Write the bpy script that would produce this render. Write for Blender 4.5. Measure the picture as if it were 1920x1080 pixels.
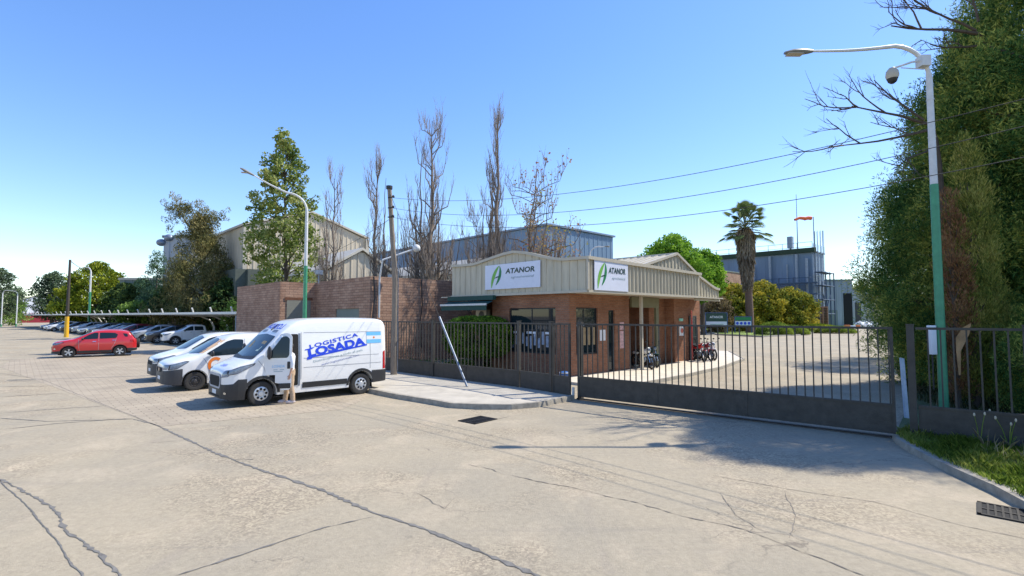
import bpy, bmesh, math, random
import numpy as np
from mathutils import Vector, Matrix
from mathutils.bvhtree import BVHTree
R = math.radians
PI = math.pi
for o in list(bpy.data.objects): bpy.data.objects.remove(o)
sc = bpy.context.scene
# ------------------------------------------------------------------ camera
CH, PITCH = 2.6, R(3.1)
cd = bpy.data.cameras.new('camera'); cam = bpy.data.objects.new('camera', cd); sc.collection.objects.link(cam)
cd.sensor_width = 36; cd.lens = 18.0; cd.clip_start = .1; cd.clip_end = 6000
cam.location = (0, 0, CH); cam.rotation_euler = (R(90) + PITCH, 0, 0); sc.camera = cam
# ------------------------------------------------------------------ light
SUN_AZ = Vector((.934, .358, 0)).normalized(); SUN_EL = R(49.5)
w = bpy.data.worlds.new('World'); sc.world = w; w.use_nodes = True
nt = w.node_tree; nt.nodes.clear()
sky = nt.nodes.new('ShaderNodeTexSky'); sky.sky_type = 'NISHITA'; sky.sun_disc = False
sky.sun_elevation = SUN_EL; sky.sun_rotation = math.atan2(SUN_AZ.x, SUN_AZ.y)
sky.altitude = 20; sky.air_density = 1.0; sky.dust_density = .15; sky.ozone_density = 2.5
hs = nt.nodes.new('ShaderNodeHueSaturation'); hs.inputs['Saturation'].default_value = 1.36
hs.inputs['Hue'].default_value = .513
bg = nt.nodes.new('ShaderNodeBackground'); bg.inputs[1].default_value = .15
wo = nt.nodes.new('ShaderNodeOutputWorld')
ga = nt.nodes.new('ShaderNodeGamma'); ga.inputs[1].default_value = .8
nt.links.new(sky.outputs[0], ga.inputs[0]); nt.links.new(ga.outputs[0], hs.inputs['Color']); hs.inputs['Value'].default_value = 1.28; nt.links.new(hs.outputs[0], bg.inputs[0]); nt.links.new(bg.outputs[0], wo.inputs[0])
ld = bpy.data.lights.new('sun', 'SUN'); ld.energy = 3.7; ld.angle = R(.5); ld.color = (1, .94, .82)
sun = bpy.data.objects.new('sun', ld); sc.collection.objects.link(sun); sun.location = (20, 10, 40)
sd = Vector((SUN_AZ.x * math.cos(SUN_EL), SUN_AZ.y * math.cos(SUN_EL), math.sin(SUN_EL)))
sun.rotation_euler = sd.to_track_quat('Z', 'Y').to_euler()
vs = sc.view_settings
vs.view_transform = 'Standard'; vs.look = 'None'; vs.exposure = .88; vs.gamma = 1; vs.use_curve_mapping = False
sc.cycles.max_bounces = 6; sc.cycles.transparent_max_bounces = 8; sc.cycles.use_denoising = True

# ------------------------------------------------------------------ helpers: camera geometry used to survey the place
def ray(px, py):
    a = (px - 960) / 960; b = (540 - py) / 960
    return Vector((a, math.cos(PITCH) - b * math.sin(PITCH), math.sin(PITCH) + b * math.cos(PITCH)))
def G(px, py, h=0.0):
    d = ray(px, py); t = (h - CH) / d.z
    return Vector((d.x * t, d.y * t, h))
def D(px, py, Y):
    d = ray(px, py); t = Y / d.y
    return Vector((d.x * t, Y, CH + d.z * t))
ANG = R(44)
U1 = Vector((math.cos(ANG), math.sin(ANG), 0)); U2 = Vector((-math.sin(ANG), math.cos(ANG), 0))

# ------------------------------------------------------------------ helpers: materials
MATS = {}
def nn(nt, t, **k):
    n = nt.nodes.new(t)
    for a, b in k.items(): setattr(n, a, b)
    return n
def M(name, col, rough=.6, metal=0., var=.12, scale=4., bump=0., bscale=None, coat=0., spec=.5, detail=5, col2=None, stretch=None):
    if name in MATS: return MATS[name]
    m = bpy.data.materials.new(name); m.use_nodes = True; nt = m.node_tree; b = nt.nodes['Principled BSDF']
    b.inputs['Roughness'].default_value = rough; b.inputs['Metallic'].default_value = metal
    b.inputs['Coat Weight'].default_value = coat; b.inputs['Coat Roughness'].default_value = .05
    b.inputs['Specular IOR Level'].default_value = spec
    tc = nn(nt, 'ShaderNodeTexCoord'); mp = nn(nt, 'ShaderNodeMapping')
    nt.links.new(tc.outputs['Object'], mp.inputs[0])
    if stretch: mp.inputs['Scale'].default_value = stretch
    no = nn(nt, 'ShaderNodeTexNoise'); no.inputs['Scale'].default_value = scale; no.inputs['Detail'].default_value = detail; no.inputs['Roughness'].default_value = .65
    nt.links.new(mp.outputs[0], no.inputs['Vector'])
    rp = nn(nt, 'ShaderNodeValToRGB'); rp.color_ramp.elements[0].position = .3; rp.color_ramp.elements[1].position = .7
    c2 = col2 or tuple(min(1, c * (1 + var)) for c in col); c1 = col if col2 else tuple(c * (1 - var) for c in col)
    rp.color_ramp.elements[0].color = (*c1, 1); rp.color_ramp.elements[1].color = (*c2, 1)
    nt.links.new(no.outputs['Fac'], rp.inputs[0]); nt.links.new(rp.outputs[0], b.inputs['Base Color'])
    if bump:
        n2 = nn(nt, 'ShaderNodeTexNoise'); n2.inputs['Scale'].default_value = bscale or scale * 8; n2.inputs['Detail'].default_value = 4
        nt.links.new(mp.outputs[0], n2.inputs['Vector'])
        bp = nn(nt, 'ShaderNodeBump'); bp.inputs['Strength'].default_value = bump; bp.inputs['Distance'].default_value = .02
        nt.links.new(n2.outputs['Fac'], bp.inputs['Height']); nt.links.new(bp.outputs[0], b.inputs['Normal'])
    MATS[name] = m; return m
def mix(nt, a, b, fac, mode='MIX'):
    n = nn(nt, 'ShaderNodeMix', data_type='RGBA', blend_type=mode)
    for s, v in ((6, a), (7, b), (0, fac)):
        if hasattr(v, 'is_linked'): nt.links.new(v, n.inputs[s])
        elif s == 0: n.inputs[0].default_value = v
        else: n.inputs[s].default_value = (*v, 1)
    return n.outputs[2]
def noise(nt, vec, scale, lo, hi, detail=5, rough=.6, dist=0):
    n = nn(nt, 'ShaderNodeTexNoise'); n.inputs['Scale'].default_value = scale; n.inputs['Detail'].default_value = detail
    n.inputs['Roughness'].default_value = rough; n.inputs['Distortion'].default_value = dist
    nt.links.new(vec, n.inputs['Vector'])
    mr = nn(nt, 'ShaderNodeMapRange'); mr.inputs[1].default_value = lo; mr.inputs[2].default_value = hi
    nt.links.new(n.outputs['Fac'], mr.inputs[0]); return mr.outputs[0]
def M_brick(name, c1, c2, mort, bw=.24, bh=.075):
    m = bpy.data.materials.new(name); m.use_nodes = True; nt = m.node_tree; b = nt.nodes['Principled BSDF']; b.inputs['Roughness'].default_value = .85
    b.inputs['Specular IOR Level'].default_value = .2
    tc = nn(nt, 'ShaderNodeTexCoord'); sp = nn(nt, 'ShaderNodeSeparateXYZ'); ad = nn(nt, 'ShaderNodeMath', operation='ADD'); cb = nn(nt, 'ShaderNodeCombineXYZ')
    nt.links.new(tc.outputs['Object'], sp.inputs[0]); nt.links.new(sp.outputs[0], ad.inputs[0]); nt.links.new(sp.outputs[1], ad.inputs[1])
    nt.links.new(ad.outputs[0], cb.inputs[0]); nt.links.new(sp.outputs[2], cb.inputs[1])
    bt = nn(nt, 'ShaderNodeTexBrick'); nt.links.new(cb.outputs[0], bt.inputs['Vector'])
    bt.inputs['Scale'].default_value = 1; bt.inputs['Brick Width'].default_value = bw; bt.inputs['Row Height'].default_value = bh
    bt.inputs['Mortar Size'].default_value = .011; bt.inputs['Mortar Smooth'].default_value = .3; bt.inputs['Bias'].default_value = -.1
    bt.inputs['Color1'].default_value = (*c1, 1); bt.inputs['Color2'].default_value = (*c2, 1); bt.inputs['Mortar'].default_value = (*mort, 1)
    f = noise(nt, tc.outputs['Object'], .9, .35, .7); dirt = mix(nt, (1, 1, 1), (.72, .68, .66), f)
    f2 = noise(nt, cb.outputs[0], 14, .3, .7, 2); d2 = mix(nt, (1.12, 1.08, 1.05), (.78, .78, .8), f2)
    col = mix(nt, mix(nt, bt.outputs['Color'], dirt, 1., 'MULTIPLY'), d2, 1., 'MULTIPLY')
    nt.links.new(col, b.inputs['Base Color'])
    bp = nn(nt, 'ShaderNodeBump'); bp.inputs['Strength'].default_value = .8; bp.inputs['Distance'].default_value = .012; bp.invert = True
    nt.links.new(bt.outputs['Fac'], bp.inputs['Height']); nt.links.new(bp.outputs[0], b.inputs['Normal'])
    MATS[name] = m; return m
def M_leaf(name, cols, trans=.3, patch=1.2, rough=.75):
    """cols: three colours, chosen leaf by leaf and in soft patches of the crown"""
    m = bpy.data.materials.new(name); m.use_nodes = True; nt = m.node_tree; nt.nodes.clear()
    out = nn(nt, 'ShaderNodeOutputMaterial'); ge = nn(nt, 'ShaderNodeNewGeometry'); tc = nn(nt, 'ShaderNodeTexCoord')
    f = noise(nt, tc.outputs['Object'], patch, .36, .64, 3)
    ad = nn(nt, 'ShaderNodeMath', operation='MULTIPLY_ADD'); nt.links.new(ge.outputs['Random Per Island'], ad.inputs[0]); ad.inputs[1].default_value = .5
    sc_ = nn(nt, 'ShaderNodeMath', operation='MULTIPLY'); nt.links.new(f, sc_.inputs[0]); sc_.inputs[1].default_value = .5
    nt.links.new(sc_.outputs[0], ad.inputs[2])
    rp = nn(nt, 'ShaderNodeValToRGB'); e = rp.color_ramp.elements
    e[0].position = .15; e[0].color = (*cols[0], 1); e[1].position = .85; e[1].color = (*cols[2], 1)
    k = e.new(.5); k.color = (*cols[1], 1)
    nt.links.new(ad.outputs[0], rp.inputs[0])
    d = nn(nt, 'ShaderNodeBsdfPrincipled'); d.inputs['Roughness'].default_value = rough; d.inputs['Specular IOR Level'].default_value = .12
    t = nn(nt, 'ShaderNodeBsdfTranslucent')
    nt.links.new(rp.outputs[0], d.inputs['Base Color']); nt.links.new(rp.outputs[0], t.inputs[0])
    mx = nn(nt, 'ShaderNodeMixShader'); mx.inputs[0].default_value = trans
    nt.links.new(d.outputs[0], mx.inputs[1]); nt.links.new(t.outputs[0], mx.inputs[2]); nt.links.new(mx.outputs[0], out.inputs[0])
    MATS[name] = m; return m

# ------------------------------------------------------------------ helpers: meshes and things
class MB:
    def __init__(s): s.v = []; s.f = []; s.m = []
    def add(s, vs, fs, mi=0):
        o = len(s.v); s.v += [tuple(p) for p in vs]; s.f += [tuple(i + o for i in f) for f in fs]; s.m += [mi] * len(fs); return s
    def box(s, a, b, mi=0, rot=0, about=None):
        (x0, y0, z0), (x1, y1, z1) = a, b
        vs = [(x, y, z) for z in (z0, z1) for x, y in ((x0, y0), (x1, y0), (x1, y1), (x0, y1))]
        if rot:
            c = Vector(about or ((x0 + x1) / 2, (y0 + y1) / 2, 0)); m = Matrix.Rotation(rot, 3, 'Z')
            vs = [tuple(m @ (Vector(p) - c) + c) for p in vs]
        return s.add(vs, [(3, 2, 1, 0), (4, 5, 6, 7), (0, 1, 5, 4), (1, 2, 6, 5), (2, 3, 7, 6), (3, 0, 4, 7)], mi)
    def beam(s, p, q, wd, ht, mi=0, up=(0, 0, 1)):
        p, q = Vector(p), Vector(q); d = (q - p).normalized(); u = Vector(up)
        if abs(d.dot(u)) > .95: u = Vector((1, 0, 0))
        sd_ = d.cross(u).normalized() * wd / 2; uu = sd_.cross(d).normalized() * ht / 2
        vs = [c + a * sd_ + b * uu for c in (p, q) for a, b in ((-1, -1), (1, -1), (1, 1), (-1, 1))]
        return s.add(vs, [(0, 1, 2, 3), (7, 6, 5, 4), (0, 4, 5, 1), (1, 5, 6, 2), (2, 6, 7, 3), (3, 7, 4, 0)], mi)
    def tube(s, pts, r, n=8, mi=0, cap=True):
        pts = [Vector(p) for p in pts]; rs = r if isinstance(r, (list, tuple)) else [r] * len(pts)
        vs = []; pu = None
        for i, p in enumerate(pts):
            d = (pts[min(i + 1, len(pts) - 1)] - pts[max(i - 1, 0)])
            d = d.normalized() if d.length > 1e-9 else Vector((0, 0, 1))
            if pu is None: pu = d.orthogonal().normalized()
            u = (pu - d * pu.dot(d)); u = u.normalized() if u.length > 1e-6 else d.orthogonal().normalized(); pu = u; v = d.cross(u)
            for k in range(n):
                a = 2 * PI * k / n; vs.append(p + (u * math.cos(a) + v * math.sin(a)) * rs[i])
        fs = [(i * n + k, i * n + (k + 1) % n, (i + 1) * n + (k + 1) % n, (i + 1) * n + k) for i in range(len(pts) - 1) for k in range(n)]
        if cap: fs += [tuple(range(n - 1, -1, -1)), tuple(range((len(pts) - 1) * n, len(pts) * n))]
        return s.add(vs, fs, mi)
    def lathe(s, prof, c=(0, 0, 0), n=24, axis='z', mi=0):
        vs = []
        for r_, h in prof:
            for k in range(n):
                a = 2 * PI * k / n; x, y = r_ * math.cos(a), r_ * math.sin(a)
                p = (x, y, h) if axis == 'z' else ((x, h, y) if axis == 'y' else (h, x, y))
                vs.append((p[0] + c[0], p[1] + c[1], p[2] + c[2]))
        fs = [(i * n + k, i * n + (k + 1) % n, (i + 1) * n + (k + 1) % n, (i + 1) * n + k) for i in range(len(prof) - 1) for k in range(n)]
        return s.add(vs, fs, mi)
    def prism(s, poly, z0, z1, mi=0):
        n = len(poly)
        vs = [(p[0], p[1], z0) for p in poly] + [(p[0], p[1], z1) for p in poly]
        return s.add(vs, [tuple(range(n - 1, -1, -1)), tuple(range(n, 2 * n))] + [(i, (i + 1) % n, n + (i + 1) % n, n + i) for i in range(n)], mi)
    def vprism(s, poly, y0, y1, mi=0):      # polygon in (x, z), thickness along y
        n = len(poly)
        vs = [(p[0], y0, p[1]) for p in poly] + [(p[0], y1, p[1]) for p in poly]
        return s.add(vs, [tuple(range(n)), tuple(range(2 * n - 1, n - 1, -1))] + [(i, n + i, n + (i + 1) % n, (i + 1) % n) for i in range(n)], mi)
    def hprism(s, poly, x0, x1, mi=0):      # polygon in (y, z), thickness along x
        n = len(poly)
        vs = [(x0, p[0], p[1]) for p in poly] + [(x1, p[0], p[1]) for p in poly]
        return s.add(vs, [tuple(range(n)), tuple(range(2 * n - 1, n - 1, -1))] + [(i, n + i, n + (i + 1) % n, (i + 1) % n) for i in range(n)], mi)
    def quad(s, a, b, c, d, mi=0): return s.add([a, b, c, d], [(0, 1, 2, 3)], mi)
    def ell(s, c, r, mi=0, seg=12, rings=8):
        prof = [(math.sin(PI * i / rings), -math.cos(PI * i / rings)) for i in range(rings + 1)]
        vs = [(c[0] + r[0] * p * math.cos(2 * PI * k / seg), c[1] + r[1] * p * math.sin(2 * PI * k / seg), c[2] + r[2] * h) for p, h in prof for k in range(seg)]
        return s.add(vs, [(i * seg + k, i * seg + (k + 1) % seg, (i + 1) * seg + (k + 1) % seg, (i + 1) * seg + k) for i in range(rings) for k in range(seg)], mi)
    def tf(s, m):
        s.v = [tuple(m @ Vector(p)) for p in s.v]; return s
    def build(s, name, mats, parent=None, smooth=False, shift=None, bevel=0):
        me = bpy.data.meshes.new(name)
        vs = s.v if shift is None else [(p[0] - shift[0], p[1] - shift[1], p[2] - shift[2]) for p in s.v]
        me.from_pydata(vs, [], s.f); me.update()
        if not isinstance(mats, (list, tuple)): mats = [mats]
        for m in mats: me.materials.append(m)
        if len(mats) > 1: me.polygons.foreach_set('material_index', s.m)
        bm = bmesh.new(); bm.from_mesh(me); bmesh.ops.remove_doubles(bm, verts=bm.verts, dist=1e-5)
        bmesh.ops.recalc_face_normals(bm, faces=bm.faces)
        if bevel:
            es = [e for e in bm.edges if len(e.link_faces) == 2 and e.calc_face_angle(0) > .6]
            try: bmesh.ops.bevel(bm, geom=es, offset=bevel, segments=2, affect='EDGES', profile=.6)
            except Exception: pass
        bm.to_mesh(me); bm.free()
        if smooth or bevel:
            me.polygons.foreach_set('use_smooth', [True] * len(me.polygons)); me.set_sharp_from_angle(angle=R(38))
        o = bpy.data.objects.new(name, me); sc.collection.objects.link(o)
        if parent: o.parent = parent
        return o
def tag(o, label=None, cat=None, group=None, kind=None):
    if label: o['label'] = label
    if cat: o['category'] = cat
    if group: o['group'] = group
    if kind: o['kind'] = kind
    return o
def thing(name, label, cat, loc=(0, 0, 0), rz=0, group=None):
    o = bpy.data.objects.new(name, None); sc.collection.objects.link(o); o.empty_display_size = .3
    o.location = loc; o.rotation_euler = (0, 0, rz); return tag(o, label, cat, group)
KIDS = {}
def dup(root, loc=None, rz=None, label=None, mats=None, sx=1.):
    kids = {}
    for o in sc.objects:
        if o.parent: kids.setdefault(o.parent.name, []).append(o)
    def rec(o, par):
        c = o.copy(); sc.collection.objects.link(c); c.parent = par
        if mats and o.type == 'MESH' and any(m_ and m_.name in mats for m_ in o.data.materials):
            c.data = o.data.copy()
            for i, m_ in enumerate(c.data.materials):
                if m_ and m_.name in mats: c.data.materials[i] = mats[m_.name]
        for ch in kids.get(o.name, []): rec(ch, c)
        return c
    c = rec(root, None)
    if loc is not None: c.location = loc
    if rz is not None: c.rotation_euler = (0, 0, rz)
    if label: c['label'] = label
    return c
def text_polys(txt, size, off=0., shear=0., sx=1., space=1.):
    cu = bpy.data.curves.new('t', 'FONT'); cu.body = txt; cu.size = size; cu.offset = off; cu.shear = shear; cu.space_character = space
    cu.resolution_u = 3; cu.align_x = 'CENTER'; cu.align_y = 'CENTER'
    o = bpy.data.objects.new('t', cu); sc.collection.objects.link(o)
    dg = bpy.context.evaluated_depsgraph_get(); me = bpy.data.meshes.new_from_object(o.evaluated_get(dg))
    vs = [(v.co.x * sx, v.co.y) for v in me.vertices]; fs = [tuple(p.vertices) for p in me.polygons]
    bpy.data.objects.remove(o); bpy.data.curves.remove(cu); bpy.data.meshes.remove(me)
    return vs, fs
def fit_text(txt, wd, cap, off=0., shear=0., space=1.):
    vs, fs = text_polys(txt, 1., off, shear, 1., space); x0 = min(v[0] for v in vs); x1 = max(v[0] for v in vs); y0 = min(v[1] for v in vs); y1 = max(v[1] for v in vs)
    return [((x - (x0 + x1) / 2) * wd / (x1 - x0), (y - (y0 + y1) / 2) * cap / (y1 - y0)) for x, y in vs], fs
def interp(pts, x):
    if x <= pts[0][0]: return pts[0][1]
    for (a, b), (c, d) in zip(pts, pts[1:]):
        if x <= c: return b + (d - b) * (x - a) / max(c - a, 1e-9)
    return pts[-1][1]
def smooth_pts(pts, k=2):
    for _ in range(k):
        q = [pts[0]]
        for a, b in zip(pts, pts[1:]):
            q += [(a[0] * .75 + b[0] * .25, a[1] * .75 + b[1] * .25), (a[0] * .25 + b[0] * .75, a[1] * .25 + b[1] * .75)]
        q.append(pts[-1]); pts = q
    return pts

# ------------------------------------------------------------------ materials in use
brick_dark = M_brick('brick_brown', (.38, .235, .165), (.52, .345, .245), (.20, .145, .11), bw=.50, bh=.15)
brick_red = M_brick('brick_red', (.33, .145, .08), (.43, .205, .12), (.27, .195, .145))
m_clad = M('cladding_beige', (.50, .45, .34), .55, var=.14, scale=2.2, spec=.3, stretch=(2.5, 2.5, .35))
m_clad_far = M('cladding_sand', (.52, .45, .34), .6, var=.12, scale=.8, spec=.3, stretch=(2, 2, .25))
m_roofsheet = M('roof_sheet', (.50, .46, .38), .55, var=.12, scale=.8)
m_trim = M('trim_cream', (.47, .42, .33), .5, var=.06)
m_blue = M('cladding_blue', (.13, .205, .30), .5, var=.15, scale=.3, stretch=(1, 1, .2))
m_blue2 = M('cladding_grey_blue', (.15, .205, .28), .5, var=.18, scale=.3, stretch=(1, 1, .2))
m_greygreen = M('cladding_grey_green', (.16, .19, .17), .6, var=.1, scale=.5)
m_fence = M('fence_paint', (.045, .041, .035), .6, var=.4, scale=4, bump=.25, detail=8)
m_dark = M('dark_plastic', (.022, .023, .026), .5, var=.1)
m_bumper = M('grey_plastic', (.045, .047, .053), .55, var=.1)
m_white = M('white_paint', (.77, .77, .76), .3, var=.045, scale=1.6, coat=.6, detail=8, stretch=(1, 1, 2.5))
m_whitep = M('white_panel', (.74, .75, .78), .5, var=.03)
m_red = M('red_paint', (.52, .018, .022), .28, var=.04, coat=.8)
m_glass = M('dark_glass', (.012, .022, .028), .03, var=.1, spec=.45)
m_gap = M('panel_gap_grey', (.30, .31, .33), .6)
m_black = M('black_void', (.01, .01, .01), .9, var=.05)
m_tyre = M('tyre_rubber', (.028, .027, .026), .85, var=.15, scale=20)
m_rim = M('rim_alloy', (.50, .51, .53), .35, metal=.7, var=.08)
m_steel = M('steel_wheel', (.05, .05, .055), .45, metal=.3, var=.1)
m_chrome = M('chrome', (.62, .64, .66), .15, metal=1., var=.04)
m_lens = M('headlight_lens', (.17, .21, .27), .12, var=.35, scale=9, spec=.9)
m_taill = M('tail_light', (.38, .01, .012), .2, var=.1)
m_orange = M('orange_vinyl', (.70, .19, .03), .4, var=.05)
m_logo_blue = M('letter_blue', (.012, .055, .62), .4, var=.03)
m_skyblue = M('flag_blue', (.16, .48, .80), .45, var=.03)
m_pole_w = M('pole_white', (.62, .62, .60), .45, var=.1, scale=6)
m_pole_g = M('pole_green', (.055, .27, .14), .45, var=.15, scale=6)
m_wood = M('weathered_wood', (.22, .18, .14), .85, var=.3, scale=6, bump=.3, stretch=(4, 4, .4))
m_yellow = M('yellow_paint', (.72, .40, .02), .5, var=.1)
m_wire = M('wire_black', (.03, .03, .03), .7)
m_galv = M('galvanised', (.20, .235, .29), .45, metal=.4, var=.2, scale=10)
m_conc_l = M('sidewalk_concrete', (.44, .40, .33), .85, var=.16, scale=1.6, bump=.25, bscale=40)
m_kerb = M('kerb_concrete', (.30, .27, .22), .9, var=.3, scale=5, bump=.3, bscale=30)
m_grass = M('lawn_grass', (.13, .20, .03), .9, var=.35, scale=2.5, bump=.6, bscale=30)
m_soil = M('rough_verge', (.07, .09, .03), .95, var=.5, scale=1.5, bump=.6, bscale=20)
m_bark = M('bark', (.10, .075, .055), .9, var=.35, scale=6, bump=.5, stretch=(3, 3, .5))
m_bark_pale = M('bark_pale', (.24, .19, .15), .85, var=.35, scale=5, bump=.3, stretch=(3, 3, .5))
m_grate = M('iron_grate', (.03, .028, .027), .6, metal=.5, var=.3)
m_awn = M('awning_green', (.008, .055, .045), .7, var=.15)
m_sign_w = M('sign_white', (.66, .69, .80), .45, var=.04)
m_green_l = M('logo_light_green', (.16, .42, .06), .5, var=.06)
m_green_d = M('logo_deep_green', (.01, .20, .06), .5, var=.06)
m_letter = M('letter_dark', (.015, .05, .04), .5, var=.03)
m_lettergrey = M('letter_grey', (.22, .32, .36), .5, var=.03)
m_brown = M('beige_frame', (.30, .29, .22), .6, var=.08)
m_skin = M('skin', (.50, .29, .20), .55, var=.05)
m_trouser = M('tan_trousers', (.42, .30, .20), .85, var=.25, scale=9)
m_shirt = M('blue_work_shirt', (.04, .07, .14), .85, var=.15)
m_shoe = M('pale_shoe', (.48, .42, .42), .6, var=.3, scale=14)
m_hair = M('dark_hair', (.02, .014, .01), .7, var=.2)
# ================================================================== GROUND
rng = random.Random(7)
def ground_mat():
    m = bpy.data.materials.new('worn_concrete'); m.use_nodes = True; nt = m.node_tree; b = nt.nodes['Principled BSDF']
    b.inputs['Roughness'].default_value = .9; b.inputs['Specular IOR Level'].default_value = .25
    tc = nn(nt, 'ShaderNodeTexCoord'); v = tc.outputs['Object']
    c = mix(nt, (.368, .312, .222), (.306, .268, .202), noise(nt, v, .22, .35, .65, 4))
    c = mix(nt, c, (.43, .358, .258), noise(nt, v, .75, .52, .72, 5, dist=.6))
    mp = nn(nt, 'ShaderNodeMapping'); mp.inputs['Rotation'].default_value = (0, 0, R(-38)); mp.inputs['Scale'].default_value = (3.2, .28, 1); nt.links.new(v, mp.inputs[0])
    c = mix(nt, c, (.27, .23, .185), mathm(nt, noise(nt, mp.outputs[0], .8, .55, .78, 5, .7), .55))
    c = mix(nt, c, (.21, .18, .15), mathm(nt, noise(nt, v, 1.7, .60, .74, 6, .75, 1.), .45))
    # exposed aggregate: patches with coarse speckle
    pt = noise(nt, v, .33, .47, .60, 3)
    vo = nn(nt, 'ShaderNodeTexVoronoi'); vo.inputs['Scale'].default_value = 34; nt.links.new(v, vo.inputs['Vector'])
    sep = nn(nt, 'ShaderNodeSeparateColor'); nt.links.new(vo.outputs['Color'], sep.inputs[0])
    rp = nn(nt, 'ShaderNodeMapRange'); rp.inputs[1].default_value = .1; rp.inputs[2].default_value = .95; nt.links.new(sep.outputs[0], rp.inputs[0])
    agg = mix(nt, (.72, .70, .70), (1.22, 1.2, 1.16), rp.outputs[0])
    c = mix(nt, c, mix(nt, c, agg, 1., 'MULTIPLY'), pt)
    c = mix(nt, c, mix(nt, c, mix(nt, (.84, .84, .84), (1.14, 1.14, 1.14), noise(nt, v, 11, .3, .7, 6, .8)), 1., 'MULTIPLY'), 1.)
    st = noise(nt, v, .55, .66, .76, 7, .7, 2.5); c = mix(nt, c, (.13, .115, .10), mathm(nt, st, .5))
    mp2 = nn(nt, 'ShaderNodeMapping'); mp2.inputs['Rotation'].default_value = (0, 0, -ANG + R(90)); mp2.inputs['Scale'].default_value = (.12, 2.6, 1); nt.links.new(v, mp2.inputs[0])
    c = mix(nt, c, (.20, .18, .155), mathm(nt, noise(nt, mp2.outputs[0], 1.0, .56, .74, 6, .75, .4), .45))
    fc = nn(nt, 'ShaderNodeTexVoronoi', feature='DISTANCE_TO_EDGE'); fc.inputs['Scale'].default_value = .42
    nd = nn(nt, 'ShaderNodeTexNoise'); nd.inputs['Scale'].default_value = 2.2; nd.inputs['Detail'].default_value = 6; nt.links.new(v, nd.inputs['Vector'])
    nv = nn(nt, 'ShaderNodeVectorMath', operation='MULTIPLY_ADD'); nt.links.new(nd.outputs['Color'], nv.inputs[0]); nv.inputs[1].default_value = (.9, .9, 0); nt.links.new(v, nv.inputs[2]); nt.links.new(nv.outputs[0], fc.inputs['Vector'])
    mr = nn(nt, 'ShaderNodeMapRange'); mr.inputs[1].default_value = .0; mr.inputs[2].default_value = .006; mr.inputs[3].default_value = 1; mr.inputs[4].default_value = 0; nt.links.new(fc.outputs['Distance'], mr.inputs[0])
    ck = nn(nt, 'ShaderNodeMath', operation='MULTIPLY'); nt.links.new(mr.outputs[0], ck.inputs[0]); nt.links.new(noise(nt, v, .5, .50, .62, 3), ck.inputs[1])
    c = mix(nt, c, (.13, .11, .09), mathm(nt, ck.outputs[0], .7))
    sp = noise(nt, v, 55, .68, .73, 2); c = mix(nt, c, (.10, .085, .07), mathm(nt, sp, .7))
    nt.links.new(c, b.inputs['Base Color'])
    n2 = nn(nt, 'ShaderNodeTexNoise'); n2.inputs['Scale'].default_value = 28; n2.inputs['Detail'].default_value = 8; n2.inputs['Roughness'].default_value = .75
    nt.links.new(v, n2.inputs['Vector'])
    bp = nn(nt, 'ShaderNodeBump'); bp.inputs['Strength'].default_value = .55; bp.inputs['Distance'].default_value = .02
    nt.links.new(n2.outputs['Fac'], bp.inputs['Height']); nt.links.new(bp.outputs[0], b.inputs['Normal'])
    return m
def mathm(nt, a, k):
    n = nn(nt, 'ShaderNodeMath', operation='MULTIPLY'); nt.links.new(a, n.inputs[0]); n.inputs[1].default_value = k; return n.outputs[0]
m_ground = ground_mat()
def sheet(name, poly, z, mat, kind='structure'):
    b = MB(); b.add([(p[0], p[1], z) for p in poly], [tuple(range(len(poly)))])
    return tag(b.build(name, mat), kind=kind)
sheet('ground', [(-1500, -300), (1500, -300), (1500, 2500), (-1500, 2500)], 0, m_ground)
# paving blocks under the parked vans
def paver_mat():
    m = bpy.data.materials.new('paving_blocks'); m.use_nodes = True; nt = m.node_tree; b = nt.nodes['Principled BSDF']; b.inputs['Roughness'].default_value = .9
    tc = nn(nt, 'ShaderNodeTexCoord'); mp = nn(nt, 'ShaderNodeMapping'); mp.inputs['Rotation'].default_value = (0, 0, -ANG); nt.links.new(tc.outputs['Object'], mp.inputs[0])
    bt = nn(nt, 'ShaderNodeTexBrick'); nt.links.new(mp.outputs[0], bt.inputs['Vector']); bt.inputs['Scale'].default_value = 1
    bt.inputs['Brick Width'].default_value = .42; bt.inputs['Row Height'].default_value = .21; bt.inputs['Mortar Size'].default_value = .018; bt.inputs['Mortar Smooth'].default_value = .4
    bt.inputs['Color1'].default_value = (.345, .29, .215, 1); bt.inputs['Color2'].default_value = (.395, .335, .25, 1); bt.inputs['Mortar'].default_value = (.275, .23, .17, 1)
    c = mix(nt, bt.outputs['Color'], mix(nt, (.8, .79, .78), (1.1, 1.08, 1.05), noise(nt, tc.outputs['Object'], .6, .3, .7, 6)), 1., 'MULTIPLY')
    c = mix(nt, c, (.16, .14, .12), mathm(nt, noise(nt, tc.outputs['Object'], 1.1, .64, .74, 4), .5))
    nt.links.new(c, b.inputs['Base Color'])
    bp = nn(nt, 'ShaderNodeBump'); bp.inputs['Strength'].default_value = .7; bp.inputs['Distance'].default_value = .01; bp.invert = True
    nt.links.new(bt.outputs['Fac'], bp.inputs['Height']); nt.links.new(bp.outputs[0], b.inputs['Normal']); return m
pv = [G(300, 800), G(640, 768), G(700, 742), G(735, 700), G(520, 668), G(330, 650), G(250, 645), G(20, 676), G(0, 688)]
sheet('paver_area', pv, .004, paver_mat())
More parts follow.
